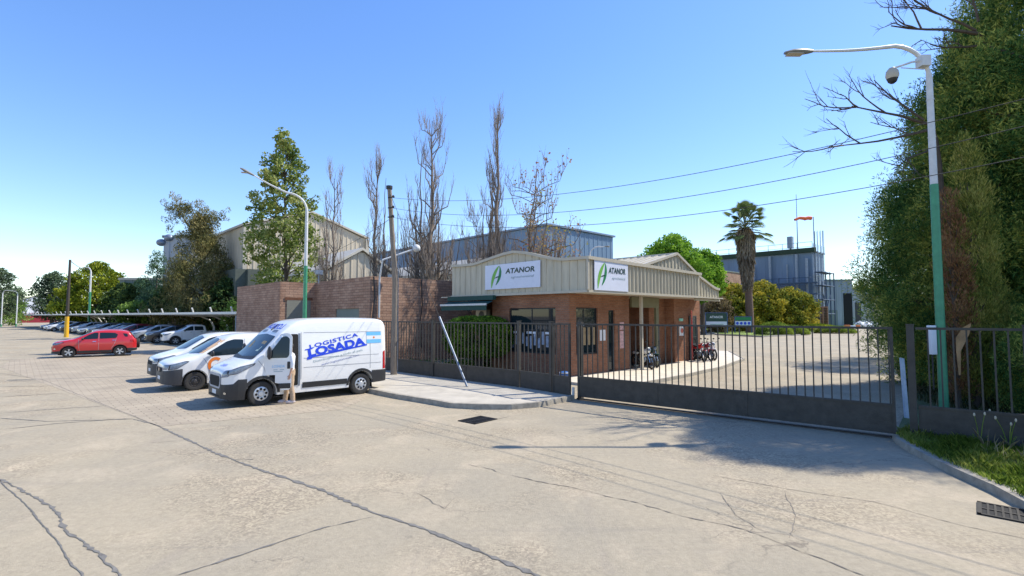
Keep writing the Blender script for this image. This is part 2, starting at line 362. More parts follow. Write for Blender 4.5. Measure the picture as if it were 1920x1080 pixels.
# joints and cracks
def strip(b, pts, wd, jit=.03, step=.12, wj=.6, z=.006):
    wd = wd * .8; step = .07; jit = jit * .7; wj = min(1.5, wj * 1.5)
    out = []
    for a, c in zip(pts, pts[1:]):
        n = max(2, int((c - a).length / step)); out += [a.lerp(c, i / n) for i in range(n)]
    out.append(pts[-1]); L = []
    ph = rng.random() * 9; dd = 0
    for i, p in enumerate(out):
        d = (out[min(i + 1, len(out) - 1)] - out[max(i - 1, 0)]); d.z = 0; d = d.normalized() if d.length else Vector((1, 0, 0)); nrm = Vector((-d.y, d.x, 0))
        dd = dd * .8 + rng.uniform(-jit, jit)
        ww = wd * (1 - wj / 2 + wj * rng.random() ** 1.5) * (.4 + .6 * min(1, i / 3, (len(out) - 1 - i) / 3 + .01))
        c = p + nrm * dd; L.append((c + nrm * ww / 2, c - nrm * ww / 2))
    vs = []; fs = []
    for i, (a, c) in enumerate(L):
        vs += [(a.x, a.y, z), (c.x, c.y, z)]
        if i: fs.append((2 * i - 2, 2 * i - 1, 2 * i + 1, 2 * i))
    b.add(vs, fs)
def px(*p): return [G(x, y) for x, y in p]
m_crack = M('bitumen_joint', (.155, .145, .13), .9, var=.35, scale=8, bump=.3)
m_crack2 = M('crack_dark', (.19, .165, .135), .95, var=.3, scale=8)  # darker tone of the fine cracks
cb = MB()
strip(cb, px((296, 798), (400, 848), (500, 885), (600, 918), (700, 962), (790, 990), (900, 1035), (1040, 1095)), .075, .010, wj=.9)
strip(cb, px((0, 784), (90, 790), (248, 786)), .05, .015); strip(cb, px((0, 806), (100, 795), (250, 784)), .05, .015)
strip(cb, px((0, 775), (90, 768), (200, 761)), .05, .015); strip(cb, px((0, 744), (60, 741), (118, 737)), .06, .015)
strip(cb, px((0, 725), (90, 724)), .06, .015); strip(cb, px((0, 716), (65, 714)), .06, .015)
strip(cb, px((-40, 870), (0, 898), (60, 930), (95, 950), (130, 1000), (180, 1035), (225, 1085)), .05, .02, wj=1.2)
strip(cb, px((0, 900), (50, 950), (105, 1010), (160, 1090)), .022, .012)
strip(cb, px((320, 1085), (420, 1050), (520, 1018), (610, 990), (700, 968)), .03, .018, wj=1.1)
strip(cb, px((250, 786), (296, 798)), .05)
tag(cb.build('road_joints', m_crack), kind='structure')
cb = MB()
strip(cb, px((280, 830), (345, 826)), .02)
strip(cb, px((960, 892), (1070, 915), (1170, 938), (1290, 970), (1400, 993), (1500, 1035), (1640, 1085)), .022, .022, wj=1.2)
strip(cb, px((1350, 925), (1380, 965), (1420, 990), (1440, 1000)), .012, .02)
strip(cb, px((1330, 890), (1480, 918), (1640, 942), (1800, 985), (1940, 1015)), .016, .015)
strip(cb, px((1470, 920), (1495, 970), (1480, 1010)), .01, .02)
strip(cb, px((880, 870), (925, 882), (940, 888)), .02, .03, wj=1.4)
strip(cb, px((440, 862), (475, 862)), .05, .03, wj=1.6); strip(cb, px((925, 788), (955, 781)), .03, .01)
strip(cb, px((0, 700), (80, 712), (160, 745), (300, 800)), .03, .01)
strip(cb, px((780, 925), (835, 955), (850, 935)), .012, .03)
tag(cb.build('road_cracks', m_crack2), kind='structure')
# sidewalk in front of the fence, with kerb
def slab(name, outer, z, mat, kerbw=.16, kerb_idx=None):
    n = len(outer); b = MB(); b.add([(p.x, p.y, z) for p in outer], [tuple(range(n))]); return b
def kerb(name, pts, h=.14, wd=.16, parent=None, closed=False):
    """a kerb stone row following pts; pts is the road edge, body lies to its left"""
    b = MB(); m = []
    for i, p in enumerate(pts):
        d = pts[min(i + 1, len(pts) - 1)] - pts[max(i - 1, 0)]; d.z = 0; d.normalize(); nrm = Vector((-d.y, d.x, 0))
        m.append((p, p + nrm * .02, p + nrm * wd))
    vs = []; fs = []
    for i, (a, t, c) in enumerate(m):
        hj = h + rng.uniform(-.008, .008)
        vs += [(a.x, a.y, -.02), (t.x, t.y, hj), (c.x, c.y, hj), (c.x, c.y, -.02)]
        if i: o = 4 * i; fs += [(o - 4 + k, o - 4 + (k + 1) % 4, o + (k + 1) % 4, o + k) for k in range(4)]
    fs += [(3, 2, 1, 0), (4 * len(m) - 4, 4 * len(m) - 3, 4 * len(m) - 2, 4 * len(m) - 1)]
    b.add(vs, fs); o = b.build(name, m_kerb, parent, bevel=0); return o
def densify(pts, step=.5):
    out = []
    for a, c in zip(pts, pts[1:]):
        n = max(1, int((c - a).length / step)); out += [a.lerp(c, i / n) for i in range(n)]
    return out + [pts[-1]]
kp = px((690, 737), (740, 747), (800, 757), (845, 765), (900, 768), (960, 768), (1010, 764), (1050, 756), (1078, 750))
tag(kerb('sidewalk_kerb', densify(kp)), kind='structure')
back = px((1078, 743), (820, 703), (735, 690), (690, 690))
inn = [p + (G(880, 725) - p).normalized() * .15 for p in kp]
sb = MB(); poly = inn + back; sb.add([(p.x, p.y, .132) for p in poly], [tuple(range(len(poly)))])
tag(sb.build('sidewalk', m_conc_l), kind='structure')
# right verge, its kerb, and soil under the conifers
kr = px((2100, 1110), (1920, 958), (1860, 925), (1780, 888), (1730, 862), (1700, 846), (1682, 834), (1672, 824))
tag(kerb('verge_kerb', densify(kr, .35)[::-1], .12, .2), kind='structure')
vg = [p + Vector((.6, .25, 0)).normalized() * .12 for p in kr] + px((1700, 775), (1690, 700), (1672, 650), (1660, 628), (1655, 612)) + [Vector((160, 125, 0)), Vector((120, 60, 0)), Vector((60, 0, 0)), Vector((12, -3, 0))]
sheet('verge', vg, .10, m_soil)
# lawn island behind the gate
isl = px((1322, 621), (1345, 627), (1430, 631), (1500, 628), (1560, 619), (1600, 614), (1640, 610), (1640, 604), (1560, 602), (1440, 604), (1322, 608))
sheet('lawn', isl, .12, M('lawn_base', (.17, .24, .04), .9, var=.2, scale=2))
tag(kerb('lawn_kerb', densify(px((1640, 611), (1600, 615), (1560, 620), (1500, 629), (1430, 632.5), (1345, 628.5), (1322, 622))[::-1], 2), .15, .35), kind='structure')
sheet('lawn_strip', px((820, 690), (850, 676), (960, 676), (985, 694), (930, 705)), .02, m_grass)
# painted / lighter bands on the inner drive
m_band = M('pale_concrete', (.58, .52, .42), .85, var=.12, scale=2, bump=.2)
# ================================================================== BUILDINGS
def ribbed(b, p0, p1, zb, zt, pitch=.3, rib=.05, depth=.035, mi=0, t0=0.):
    """a sheet from p0 to p1 (xy) with raised ribs; zb, zt are numbers or functions of distance; outward = right of travel"""
    p0, p1 = Vector((p0[0], p0[1], 0)), Vector((p1[0], p1[1], 0)); L = (p1 - p0).length; d = (p1 - p0) / L; nr = Vector((d.y, -d.x, 0))
    fb = zb if callable(zb) else (lambda t: zb); ft = zt if callable(zt) else (lambda t: zt)
    xs = [(0, 0)]; t = pitch / 2
    while t + rib < L:
        xs += [(t, 0), (t + rib * .25, depth), (t + rib * .75, depth), (t + rib, 0)]; t += pitch
    xs.append((L, 0)); vs = []; fs = []
    for i, (t, o) in enumerate(xs):
        p = p0 + d * t + nr * o; vs += [(p.x, p.y, fb(t)), (p.x, p.y, ft(t))]
        if i: fs.append((2 * i - 2, 2 * i, 2 * i + 1, 2 * i - 1))
    return b.add(vs, fs, mi)
def local(o, p):      # world point -> coordinates of an unscaled thing
    m = Matrix.Translation(o.location) @ Matrix.Rotation(o.rotation_euler.z, 4, 'Z'); return m.inverted() @ p
def window(parent, plane, a0, a1, z0, z1, pos, frame=.06, nm='window', mat=None, mull=(), trans=(), out=-1, fm=None):
    """plane 'x': the wall runs along local x at y=pos (outward -y); plane 'y': runs along y at x=pos (outward -x)"""
    def bx(b, u0, u1, w0, w1, d0, d1):
        if plane == 'x': b.box((u0, pos + out * d1, w0), (u1, pos + out * d0, w1))
        else: b.box((pos + out * d1, u0, w0), (pos + out * d0, u1, w1))
    def norm(b):
        return b
    f = MB()
    bx(f, a0, a1, z0, z0 + frame, -.02, .035); bx(f, a0, a1, z1 - frame, z1, -.02, .035)
    bx(f, a0, a0 + frame, z0 + frame, z1 - frame, -.02, .032); bx(f, a1 - frame, a1, z0 + frame, z1 - frame, -.02, .032)
    for m_ in mull: bx(f, m_ - .025, m_ + .025, z0 + frame, z1 - frame, -.02, .028)
    for t_ in trans: bx(f, a0 + frame, a1 - frame, t_ - .025, t_ + .025, -.02, .026)
    w_ = f.build(nm, fm or m_dark, parent)
    g = MB(); bx(g, a0 + frame * .5, a1 - frame * .5, z0 + frame * .5, z1 - frame * .5, -.03, .012)
    g.build('pane', mat or m_glass, w_); return w_

# ---- gatehouse -------------------------------------------------------------
K = Vector((2.36, 21.15, 0))
gh = thing('gatehouse', 'low brick gatehouse with beige ribbed metal fascia, curved roofline and two white company signs', 'gatehouse', K, ANG)
FX, FY = -.3, -1.2                       # fascia planes
FYE = 7.9                                # end of the left fascia along y
def ztop_left(px_, py_):
    # height of the fascia edge where the picture column px_ meets the fascia plane
    d = ray(px_, py_); o = Vector((0, 0, CH)); n = U1; p0 = K + U1 * FX
    t = (p0 - o).dot(n) / d.dot(n); p = o + d * t; q = local(gh, p); return q.y, p.z
def zright(px_, py_):
    d = ray(px_, py_); o = Vector((0, 0, CH)); p0 = K + U2 * FY
    t = (p0 - o).dot(U2) / d.dot(U2); p = o + d * t; q = local(gh, p); return q.x, p.z
bm_ = MB()
WH = 3.6
# brick walls: left face (x=0), right face (y=0), thickness inward. openings cut as pieces
def wall_x(b, x0, x1, y, z0, z1, openings, th=.25, inward=1):
    """wall along x at y; openings (a0,a1,w0,w1)"""
    cur = x0
    for a0, a1, w0, w1 in sorted(openings):
        if a0 > cur: b.box((cur, y, z0), (a0, y + th * inward, z1)) if inward > 0 else b.box((cur, y - th, z0), (a0, y, z1))
        if w0 > z0: b.box((a0, y, z0), (a1, y + th, w0))
        if w1 < z1: b.box((a0, y, w1), (a1, y + th, z1))
        cur = a1
    if cur < x1: b.box((cur, y, z0), (x1, y + th, z1))
def wall_y(b, y0, y1, x, z0, z1, openings, th=.25):
    cur = y0
    for a0, a1, w0, w1 in sorted(openings):
        if a0 > cur: b.box((x, cur, z0), (x + th, a0, z1))
        if w0 > z0: b.box((x, a0, z0), (x + th, a1, w0))
        if w1 < z1: b.box((x, a0, w1), (x + th, a1, z1))
        cur = a1
    if cur < y1: b.box((x, cur, z0), (x + th, y1, z1))
WL = (.75, 3.6, .95, 2.95)        # big window of the left face
WR = (.45, 1.95, .95, 2.95)       # window of the right face
DR = (2.75, 3.25, .1, 2.85)       # narrow door / window of the right face
wall_y(bm_, 0, 4.75, 0, 0, WH, [WL]); wall_x(bm_, .25, 4.4, 0, 0, WH, [WR, DR])
bm_.box((0.25, 4.5, 0), (6, 4.75, WH)); bm_.box((4.15, .25, 0), (4.4, 2.4, WH))
# recess wall and inner block
bm_.box((4.4, 2.4, 0), (7.2, 2.65, WH)); bm_.box((7.9, .9, 0), (9.3, 1.15, WH)); bm_.box((9.3, .35, 0), (12.3, .6, WH)); bm_.box((12.05, .6, 0), (12.3, 8, WH)); bm_.box((9.3, .6, 0), (9.55, .9, WH))
bm_.box((7.65, .9, 0), (7.9, 5, WH))
bm_.box((3.0, 4.75, 0), (3.25, 9.0, WH)); bm_.box((0.6, 6.4, 0), (3.0, 6.65, WH))
bm_.build('wall', brick_red, gh)
window(gh, 'y', *WL[:2], 1.95, 2.95, .10, mull=[2.2], out=-1); window(gh, 'y', WL[0], WL[1], .95, 1.93, .10, mull=[1.45, 2.2, 2.9], out=-1)
window(gh, 'x', *WR[:2], 2.2, 2.95, .10, mull=[1.05]); window(gh, 'x', WR[0], WR[1], .95, 2.18, .10, mull=[.9])
window(gh, 'x', DR[0], DR[1], .12, 2.85, .12, nm='door', trans=[2.2])
window(gh, 'x', 5.4, 6.2, 1.2, 2.5, 2.36); window(gh, 'x', 10.9, 11.75, .1, 2.6, .31, nm='door', trans=[1.4])
wd = window(gh, 'x', 7.2, 7.65, .1, 3.0, 2.3, nm='door', trans=[1.0], mat=m_whitep)
# notices inside the left window
nb = MB()
for i in range(11):
    y0 = .95 + i * .24; z0 = 1.15 + (i * 37 % 5) * .05; nb.box((.045, y0, z0), (.05, y0 + .15, z0 + .42 + (i % 3) * .07))
nb.build('notices', M('paper_notices', (.30, .34, .42), .7, var=.4, scale=6), gh)
nb = MB(); [MB().box((.045, y0_, 1.80), (.05, y1_, 1.9)).build('notice_strip', m_whitep, gh) for y0_, y1_ in ((1.0, 1.4), (1.9, 2.5), (3.0, 3.35))]
nb = MB()
for a in (.62, .95, 1.25, 1.6): nb.box((a, .045, 1.35), (a + .2, .05, 2.1))
nb.build('notices', M('kraft_notices', (.30, .22, .12), .8, var=.3, scale=5), gh)
nb = MB(); [MB().box((x_, -.012, 1.5), (x_ + .17, -.004, 1.98)).build('notice', m_whitep, gh) for x_ in (2.08, 2.33)]
tag_ = MB(); tag_.box((3.62, -.012, 1.95), (3.95, -.004, 2.3)); tag_.box((3.62, -.012, 1.1), (3.95, -.004, 1.9)); tag_.build('notice', M('pink_notice', (.62, .38, .38), .6, var=.5, scale=9), gh)
# fascia, left side: curved top from picture outline
prof = [ztop_left(*p) for p in ((1105, 484), (1057, 488), (1036, 486), (1016, 482), (1000, 478), (982, 475), (965, 473.5), (945, 478), (921, 486), (905, 492), (890, 497), (870, 499), (848, 500))]
prof = sorted(prof); LEFT = FYE = prof[-1][0]
zt0 = prof[0][1]
FB = 3.62
def ztl(y): return interp(prof, y)
fb_ = MB()
ribbed(fb_, (FX, FYE), (FX, FY), FB, lambda t: ztl(FYE - t) - .02, pitch=.42, rib=.05, depth=.03)
zr = [zright(1108, 484), zright(1311, 515)]; XE = zr[1][0]; zr_e = zr[1][1]
def ztr(x): return zt0 + (zr_e - zt0) * (x - FX) / (XE - FX)
ribbed(fb_, (FX, FY), (XE, FY), FB, lambda t: ztr(FX + t) - .02, pitch=.30, rib=.11, depth=.06)
ribbed(fb_, (XE, FY), (XE, FY + .35), FB, zr_e, pitch=.5)
ribbed(fb_, (3.2, FYE), (FX, FYE), FB, ztl(FYE), pitch=.42)
# gable behind and beyond the right fascia
GY = FY + .3
PKX, PKZ = zright(1278, 476); ex, ez = zright(1357, 543)
gp = [(2.9, 4.55), (PKX, PKZ), (XE + .55, zr_e - .1), (ex - .9, ez + .12), (ex - .35, ez), (ex, ez)]
gp = [gp[0]] + gp[1:2] + smooth_pts(gp[2:], 1)
ribbed(fb_, (2.9, GY), (ex, GY), lambda t: FB - .12 if 2.9 + t > XE else FB + .3, lambda t: interp(gp, 2.9 + t) - .02, pitch=.34, rib=.08, depth=.045)
fb_.build('fascia', m_clad, gh)
tr = MB()
yy = [FY + (FYE - FY) * i / 40 for i in range(41)]
for a, c in zip(yy, yy[1:]): tr.beam((FX - .03, a, ztl(a) + .03), (FX - .03, c, ztl(c) + .03), .14, .12)
tr.beam((FX - .1, FY - .05, zt0 + .025), (XE + .05, FY - .05, zr_e + .025), .16, .13)
tr.beam((FX - .02, FY - .02, FB - .05), (FX - .02, FYE, FB - .05), .12, .10); tr.beam((FX - .02, FY - .02, FB - .052), (XE, FY - .02, FB - .052), .12, .105)
tr.beam((XE, GY - .03, FB - .17), (ex, GY - .03, FB - .17), .10, .1)
tr.beam((FX - .045, FY - .045, FB + .01), (FX - .045, FY - .045, zt0 - .04), .09, .09)
for a, c in zip(gp, gp[1:]): tr.beam((a[0], GY - .03, a[1] + .03), (c[0], GY - .03, c[1] + .03), .14, .12)
tr.build('trim', m_trim, gh)
sf = MB(); sf.box((FX + .02, FY + .02, FB - .09), (ex - .05, 8.5, FB - .03)); sf.build('soffit', m_trim, gh)
rf = MB()
for a, c in zip(gp, gp[1:]): rf.add([(a[0], GY + .01, a[1] + .02), (c[0], GY + .01, c[1] + .02), (c[0], 9, c[1] + .02), (a[0], 9, a[1] + .02)], [(0, 1, 2, 3)])
for i in range(22):
    y = GY + .5 + i * .42
    rf.beam((gp[0][0], y, gp[0][1] + .04), (gp[1][0], y, gp[1][1] + .04), .05, .05); rf.beam((gp[1][0], y, gp[1][1] + .04), (gp[2][0], y, gp[2][1] + .04), .05, .05)
rf.add([(FX, FY, 4.5), (3, FY, 4.5), (3, FYE, 4.5), (FX, FYE, 4.5)], [(0, 1, 2, 3)])
rf.box((PKX - .12, GY, PKZ - .02), (PKX + .12, 9, PKZ + .08))
rf.build('roof', m_roofsheet, gh)
co = MB(); co.box((4.5, -.62, 0), (4.62, -.5, FB - .09)); co.build('column', m_trim, gh)
gf = MB(); gf.box((4.66, 0, 3.0), (7.15, .12, 3.5)); gf.box((6.85, 0, 0), (7.1, .12, 3.0)); gf.build('door_frame', M('olive_frame', (.17, .16, .09), .6), gh)
co = MB(); co.box((9.8, .3, 1.5), (10.3, .345, 2.05)); co.build('hydrant_cabinet', m_whitep, gh)
co = MB(); co.lathe([(0, -.01), (.14, -.01), (.14, 0)], (10.05, .295, 1.78), 14, 'y'); co.build('hydrant_mark', m_red, gh)
co = MB(); co.tube([(11.0, .2, 0), (11.0, .2, 2.9)], .05); co.build('fire_pipe', m_red, gh)
co = MB(); co.box((9.8, .3, 2.3), (10.2, .345, 2.45)); co.build('exit_plate', M('exit_green', (.25, .6, .45), .5), gh)
co = MB(); co.box((4.75, -.13, .2), (4.95, 0, .28)); co.build('meter_box', m_greygreen, gh)
# awning
aw = MB(); aw.hprism([(4.1, 3.55), (4.1, 3.34), (FYE + .05, 3.34), (FYE + .05, 3.56)], -.56, -.36); aw.build('awning_housing', m_awn, gh)
aw = MB()
aw.add([(-.50, 4.1, 3.30), (-.95, 4.1, 3.12), (-.95, FYE + .05, 3.12), (-.50, FYE + .05, 3.30)], [(0, 1, 2, 3)])
aw.add([(-.95, 4.1, 3.12), (-.95, 4.1, 2.86), (-.95, FYE + .05, 2.86), (-.95, FYE + .05, 3.12)], [(0, 1, 2, 3)]); aw.build('awning', m_awn, gh)
aw = MB(); aw.box((-1.01, 4.08, 3.08), (-.955, FYE + .07, 3.17)); aw.build('awning_bar', m_pole_w, gh)
# signs: a panel plus its marks
def leafsign(parent, plane, c, w_, h_, pos):
    """plane 'y': on the left face (reads along -y), 'x': on the right face (reads along +x)"""
    def tr_(u, v, d):
        return (pos - d, c[0] - u, c[1] + v) if plane == 'y' else (c[0] + u, pos - d, c[1] + v)
    b = MB(); pts = [(-w_ / 2, -h_ / 2), (w_ / 2, -h_ / 2), (w_ / 2, h_ / 2), (-w_ / 2, h_ / 2)]
    vs = [tr_(u, v, d) for d in (0, .03) for u, v in pts]; b.add(vs, [(0, 1, 2, 3), (4, 5, 6, 7), (0, 1, 5, 4), (1, 2, 6, 5), (2, 3, 7, 6), (3, 0, 4, 7)])
    s = b.build('sign_panel', m_sign_w, parent)
    def blade(p0, p1, ctrl, wid, mat, nm):
        n = 14; L = []; Rr = []
        for i in range(n + 1):
            t = i / n; x = (1 - t) ** 2 * p0[0] + 2 * t * (1 - t) * ctrl[0] + t * t * p1[0]; y = (1 - t) ** 2 * p0[1] + 2 * t * (1 - t) * ctrl[1] + t * t * p1[1]
            dx = 2 * (1 - t) * (ctrl[0] - p0[0]) + 2 * t * (p1[0] - ctrl[0]); dy = 2 * (1 - t) * (ctrl[1] - p0[1]) + 2 * t * (p1[1] - ctrl[1]); l = math.hypot(dx, dy)
            ww = wid * math.sin(PI * min(1, t * .93 + .04)) ** .8 / 2; L.append((x - dy / l * ww, y + dx / l * ww)); Rr.append((x + dy / l * ww, y - dx / l * ww))
        bb = MB(); vs = [tr_(x * h_, y * h_, .036) for p in zip(L, Rr) for x, y in p]
        bb.add(vs, [(2 * i, 2 * i + 1, 2 * i + 3, 2 * i + 2) for i in range(n)]); bb.build(nm, mat, s)
    asp_ = w_ / h_; kx = min(1.0, asp_ / 2.3)
    def bl(p0, p1, c, wd_, mt, nm):
        cx_ = -asp_ / 2 + .245 * asp_; f = lambda p: (cx_ + p[0] * kx, p[1]); blade(f(p0), f(p1), f(c), wd_ * (kx * .8 + .2), mt, nm)
    bl((-.36, -.44), (.10, .44), (-.30, .10), .17, m_green_l, 'leaf_mark')
    bl((-.10, -.33), (.13, .42), (.27, .05), .15, m_green_d, 'leaf_mark')
    bl((-.18, -.06), (.20, .00), (0, .02), .05, m_letter, 'leaf_vein')
    for txt, wd_, ch, cx, cy, mt, of in (('ATANOR', .52, .21, .155, .20, m_letter, .03), ('agrochemical', .40, .12, .20, -.07, m_lettergrey, .0)):
        vs, fs = fit_text(txt, wd_ * w_, ch * h_, of, .12); bb = MB(); bb.add([tr_(x + cx * w_, y + cy * h_, .038) for x, y in vs], fs); bb.build('lettering', mt, s)
    return s
def plane_pt(px_, py_, left=True):
    y, z = (ztop_left if left else zright)(px_, py_); return y, z
a = plane_pt(912, 497); b_ = plane_pt(1015, 490); c_ = plane_pt(912, 542); d_ = plane_pt(1015, 540)
sgw = a[0] - b_[0]; sgz0 = (c_[1] + d_[1]) / 2; sgz1 = (a[1] + b_[1]) / 2
leafsign(gh, 'y', ((a[0] + b_[0]) / 2, (sgz0 + sgz1) / 2), sgw, sgz1 - sgz0, FX - .05)
a = plane_pt(1109, 488, False); b_ = plane_pt(1172, 498, False); c_ = plane_pt(1109, 544, False)
leafsign(gh, 'x', ((a[0] + b_[0]) / 2 + .06, (c_[1] + b_[1] + .08) / 2), b_[0] - a[0], b_[1] + .06 - c_[1], FY - .075)
# inner sidewalk along the gatehouse
iw = MB(); p_ = [(-1.2, -3.2), (4, -2.9), (8.5, -2.5), (14, -1.4), (20, 2), (20, 5), (14, 1.5), (9, .2), (0, .1), (-1.2, .1)]
iw.prism(p_, -.02, .10)
o = iw.build('inner_sidewalk', m_band); o.location = K; o.rotation_euler = (0, 0, ANG); tag(o, kind='structure')
tag(kerb('inner_kerb', densify([K + U1 * x + U2 * y for x, y in ((-1.3, -3.32), (4, -3.02), (8.5, -2.62), (14, -1.52), (20, 1.9))], 1.), .13, .12), kind='structure')
# AC unit
ac = thing('air_conditioner', 'cream air conditioner outdoor unit under the green awning', 'air conditioner', K + U1 * .45 + U2 * 6.4 + Vector((0, 0, 2.35)), ANG)
b = MB(); b.box((-.15, -.85, 0), (.13, -.05, .55)); b.build('casing', m_trim, ac, bevel=.015)
b = MB(); b.lathe([(0, -.165), (.2, -.165), (.2, -.152)], (0, -.5, .28), 18, 'x'); b.build('fan_grille', m_dark, ac)

# ---- brick office building (left) ------------------------------------------
Q = Vector((-7.6, 27.4, 0))
ob = thing('brick_office', 'flat roofed brown brick building with stepped walls behind the white delivery van', 'building', Q, ANG)
H = 4.72
b = MB()
wall_x(b, 0, 13, 0, 0, H, [(9.35, 10.2, 1.7, 2.9)], .3)
wall_y(b, .3, 6.9, 0, 0, H, [(1.2, 4.1, .9, 3.0)], .3)
b.box((-2.2, 6.9, 0), (0.3, 7.2, H - .05)); b.box((-2.2, 7.2, 0), (-1.9, 15.3, H - .05)); b.box((12.7, .3, 0), (13, 9, H)); b.box((-1.9, 15.0, 0), (12.7, 15.3, H - .3))
b.build('wall', brick_dark, ob)
b = MB(); b.box((.3, .3, H - .45), (12.7, 15, H - .38)); b.box((-1.9, 7.2, H - .45), (.3, 15, H - .38)); b.build('roof', m_greygreen, ob)
b = MB(); b.box((.06, 1.2, .9), (.12, 4.1, 3.0)); sh = b.build('shutter', m_greygreen, ob)
b = MB(); b.box((-1.8, 6.86, 0), (-.35, 6.9, 3.55)); b.build('roller_door', M('door_grey_green', (.20, .20, .165), .6, var=.1, stretch=(1, 1, 12)), ob)
b = MB(); b.box((-1.92, 6.855, 3.55), (-.23, 6.9, 3.72)); b.build('lintel', M('rust', (.15, .06, .03), .8, var=.3), ob)
b = MB(); b.box((9.35, .2, 1.7), (10.2, .24, 2.9)); b.build('window', m_black, ob)
b = MB(); b.tube([(.5, -.08, 2.5), (.5, -.08, 4.6), (.5, -.4, 5.6), (2.2, -.9, 6.3)], .055); b.build('roof_lamp_arm', m_pole_w, ob)
b = MB(); b.ell((2.3, -.9, 6.35), (.22, .22, .22)); b.build('roof_lamp_globe', m_pole_w, ob, smooth=True)
for x in (-1.4, 3.2):
    b = MB(); b.tube([(x, 3.3, H - .3), (x, 3.3, H + .25)], .03, 6); b.box((x - .16, 3.15, H + .2), (x + .18, 3.4, H + .45)); b.build('floodlight', m_galv, ob)
for c_ in ([(3.2, -.06, 4.7), (3.3, -.05, 3.2), (3.15, -.05, 2.3), (3.25, -.05, .8)], [(.15, -.07, 4.7), (.25, -.07, 3.6), (.1, -.07, 2.4)]): b = MB(); b.tube(c_, .035); b.build('conduit', m_dark, ob)

# ---- far sheds --------------------------------------------------------------
def shed(name, label, corner, Lx, Ly, eave, ridge, mwall, mroof, cat='building', pitch=1.0, gable_at='x', door=None, ridge_frac=.5):
    t = thing(name, label, cat, corner, ANG); b = MB()
    zf = (lambda s, L: eave + (ridge - eave) * (1 - abs(s / L - ridge_frac) / max(ridge_frac, 1 - ridge_frac))) if ridge > eave else (lambda s, L: eave)
    if gable_at == 'x':       # the wall along x (y=0) is the gable end; ridge runs along y
        ribbed(b, (0, 0), (Lx, 0), 0, lambda s: zf(s, Lx), pitch, pitch * .3, .05); ribbed(b, (0, Ly), (0, 0), 0, zf(0, Lx), pitch, pitch * .3, .05)
        ribbed(b, (Lx, 0), (Lx, Ly), 0, zf(Lx, Lx), pitch, pitch * .3, .05)
        r = MB(); xr = Lx * ridge_frac
        for x0, x1 in ((-.3, xr), (xr, Lx + .3)):
            z0, z1 = zf(max(0, x0), Lx), zf(min(Lx, x1), Lx); r.add([(x0, -.3, z0 + .05), (x1, -.3, z1 + .05), (x1, Ly, z1 + .05), (x0, Ly, z0 + .05), (x0, -.3, z0 + .3), (x1, -.3, z1 + .3), (x1, Ly, z1 + .3), (x0, Ly, z0 + .3)],
                [(0, 1, 2, 3), (7, 6, 5, 4), (0, 4, 5, 1), (1, 5, 6, 2), (2, 6, 7, 3), (3, 7, 4, 0)])
    else:
        ribbed(b, (0, 0), (Lx, 0), 0, eave, pitch, pitch * .3, .05); ribbed(b, (0, Ly), (0, 0), 0, lambda s: zf(s, Ly), pitch, pitch * .3, .05)
        ribbed(b, (Lx, 0), (Lx, Ly), 0, lambda s: zf(s, Ly), pitch, pitch * .3, .05)
        r = MB(); yr = Ly * ridge_frac
        for y0, y1 in ((-.3, yr), (yr, Ly + .3)):
            z0, z1 = zf(max(0, y0), Ly), zf(min(Ly, y1), Ly); r.add([(-.3, y0, z0 + .05), (Lx + .3, y0, z0 + .05), (Lx + .3, y1, z1 + .05), (-.3, y1, z1 + .05), (-.3, y0, z0 + .3), (Lx + .3, y0, z0 + .3), (Lx + .3, y1, z1 + .3), (-.3, y1, z1 + .3)],
                [(0, 1, 2, 3), (7, 6, 5, 4), (0, 4, 5, 1), (1, 5, 6, 2), (2, 6, 7, 3), (3, 7, 4, 0)])
    b.build('wall', mwall, t); r.build('roof', mroof, t); return t
def at(px_, Y): d = ray(px_, 592); return Vector((d.x * Y / d.y, Y, 0))
ws = shed('warehouse', 'tall beige ribbed metal warehouse with gabled top behind the leafy poplar', at(455, 60), 15.5, 26, 13.2, 15.8, m_clad_far, m_roofsheet, pitch=.62)
b = MB(); b.box((-1.2, -1.0, 0), (0, 20, 8.0)); b.box((0, -1.5, 0), (6, -.2, 8.0)); b.build('annex', M('annex_dark', (.085, .10, .08), .8), ws)
for x_ in (-.05, 15.6): b = MB(); b.beam((x_, -.2, 0), (x_, -.2, 13.1), .45, .45); b.build('corner_trim', m_trim, ws)
shed('shed', 'small beige ribbed gabled shed below the tall beige warehouse, beside the bare poplar trunk', at(608, 47), 7.2, 16, 6.6, 8.9, m_clad_far, m_roofsheet, pitch=.7)
bb_ = shed('warehouse', 'long blue metal clad warehouse with flat top rising behind the gatehouse', at(1026, 70), 15.6, 60, 15.0, 15.0, m_blue, m_blue2, pitch=1.1)
MATS['bl'] = m_lb = M('cladding_pale_blue', (.25, .29, .32), .5, var=.14, scale=.5, stretch=(1, 1, .2))
bb_.children  # (right face is the same sheet, sunlit)
shed('shed', 'low shed with sunlit pale sheet roof between the bare poplars and the gatehouse', at(893, 42), 3.0, 22, 5.9, 7.25, m_clad_far, m_roofsheet, pitch=.7, gable_at='x', ridge_frac=.45)
# low sheet roof in front of it
s_ = thing('lean_to', 'flat pale sheet roof canopy just behind the brick building wall', 'canopy', at(850, 38), ANG)
b = MB(); b.box((-1, 0, 5.15), (3, 12, 5.3)); b.build('roof', m_roofsheet, s_)
for x, y in ((-.9, .2), (2.8, .2), (-.9, 11.8), (2.8, 11.8)): b = MB(); b.box((x, y, 0), (x + .15, y + .15, 5.15)); b.build('post', m_trim, s_)
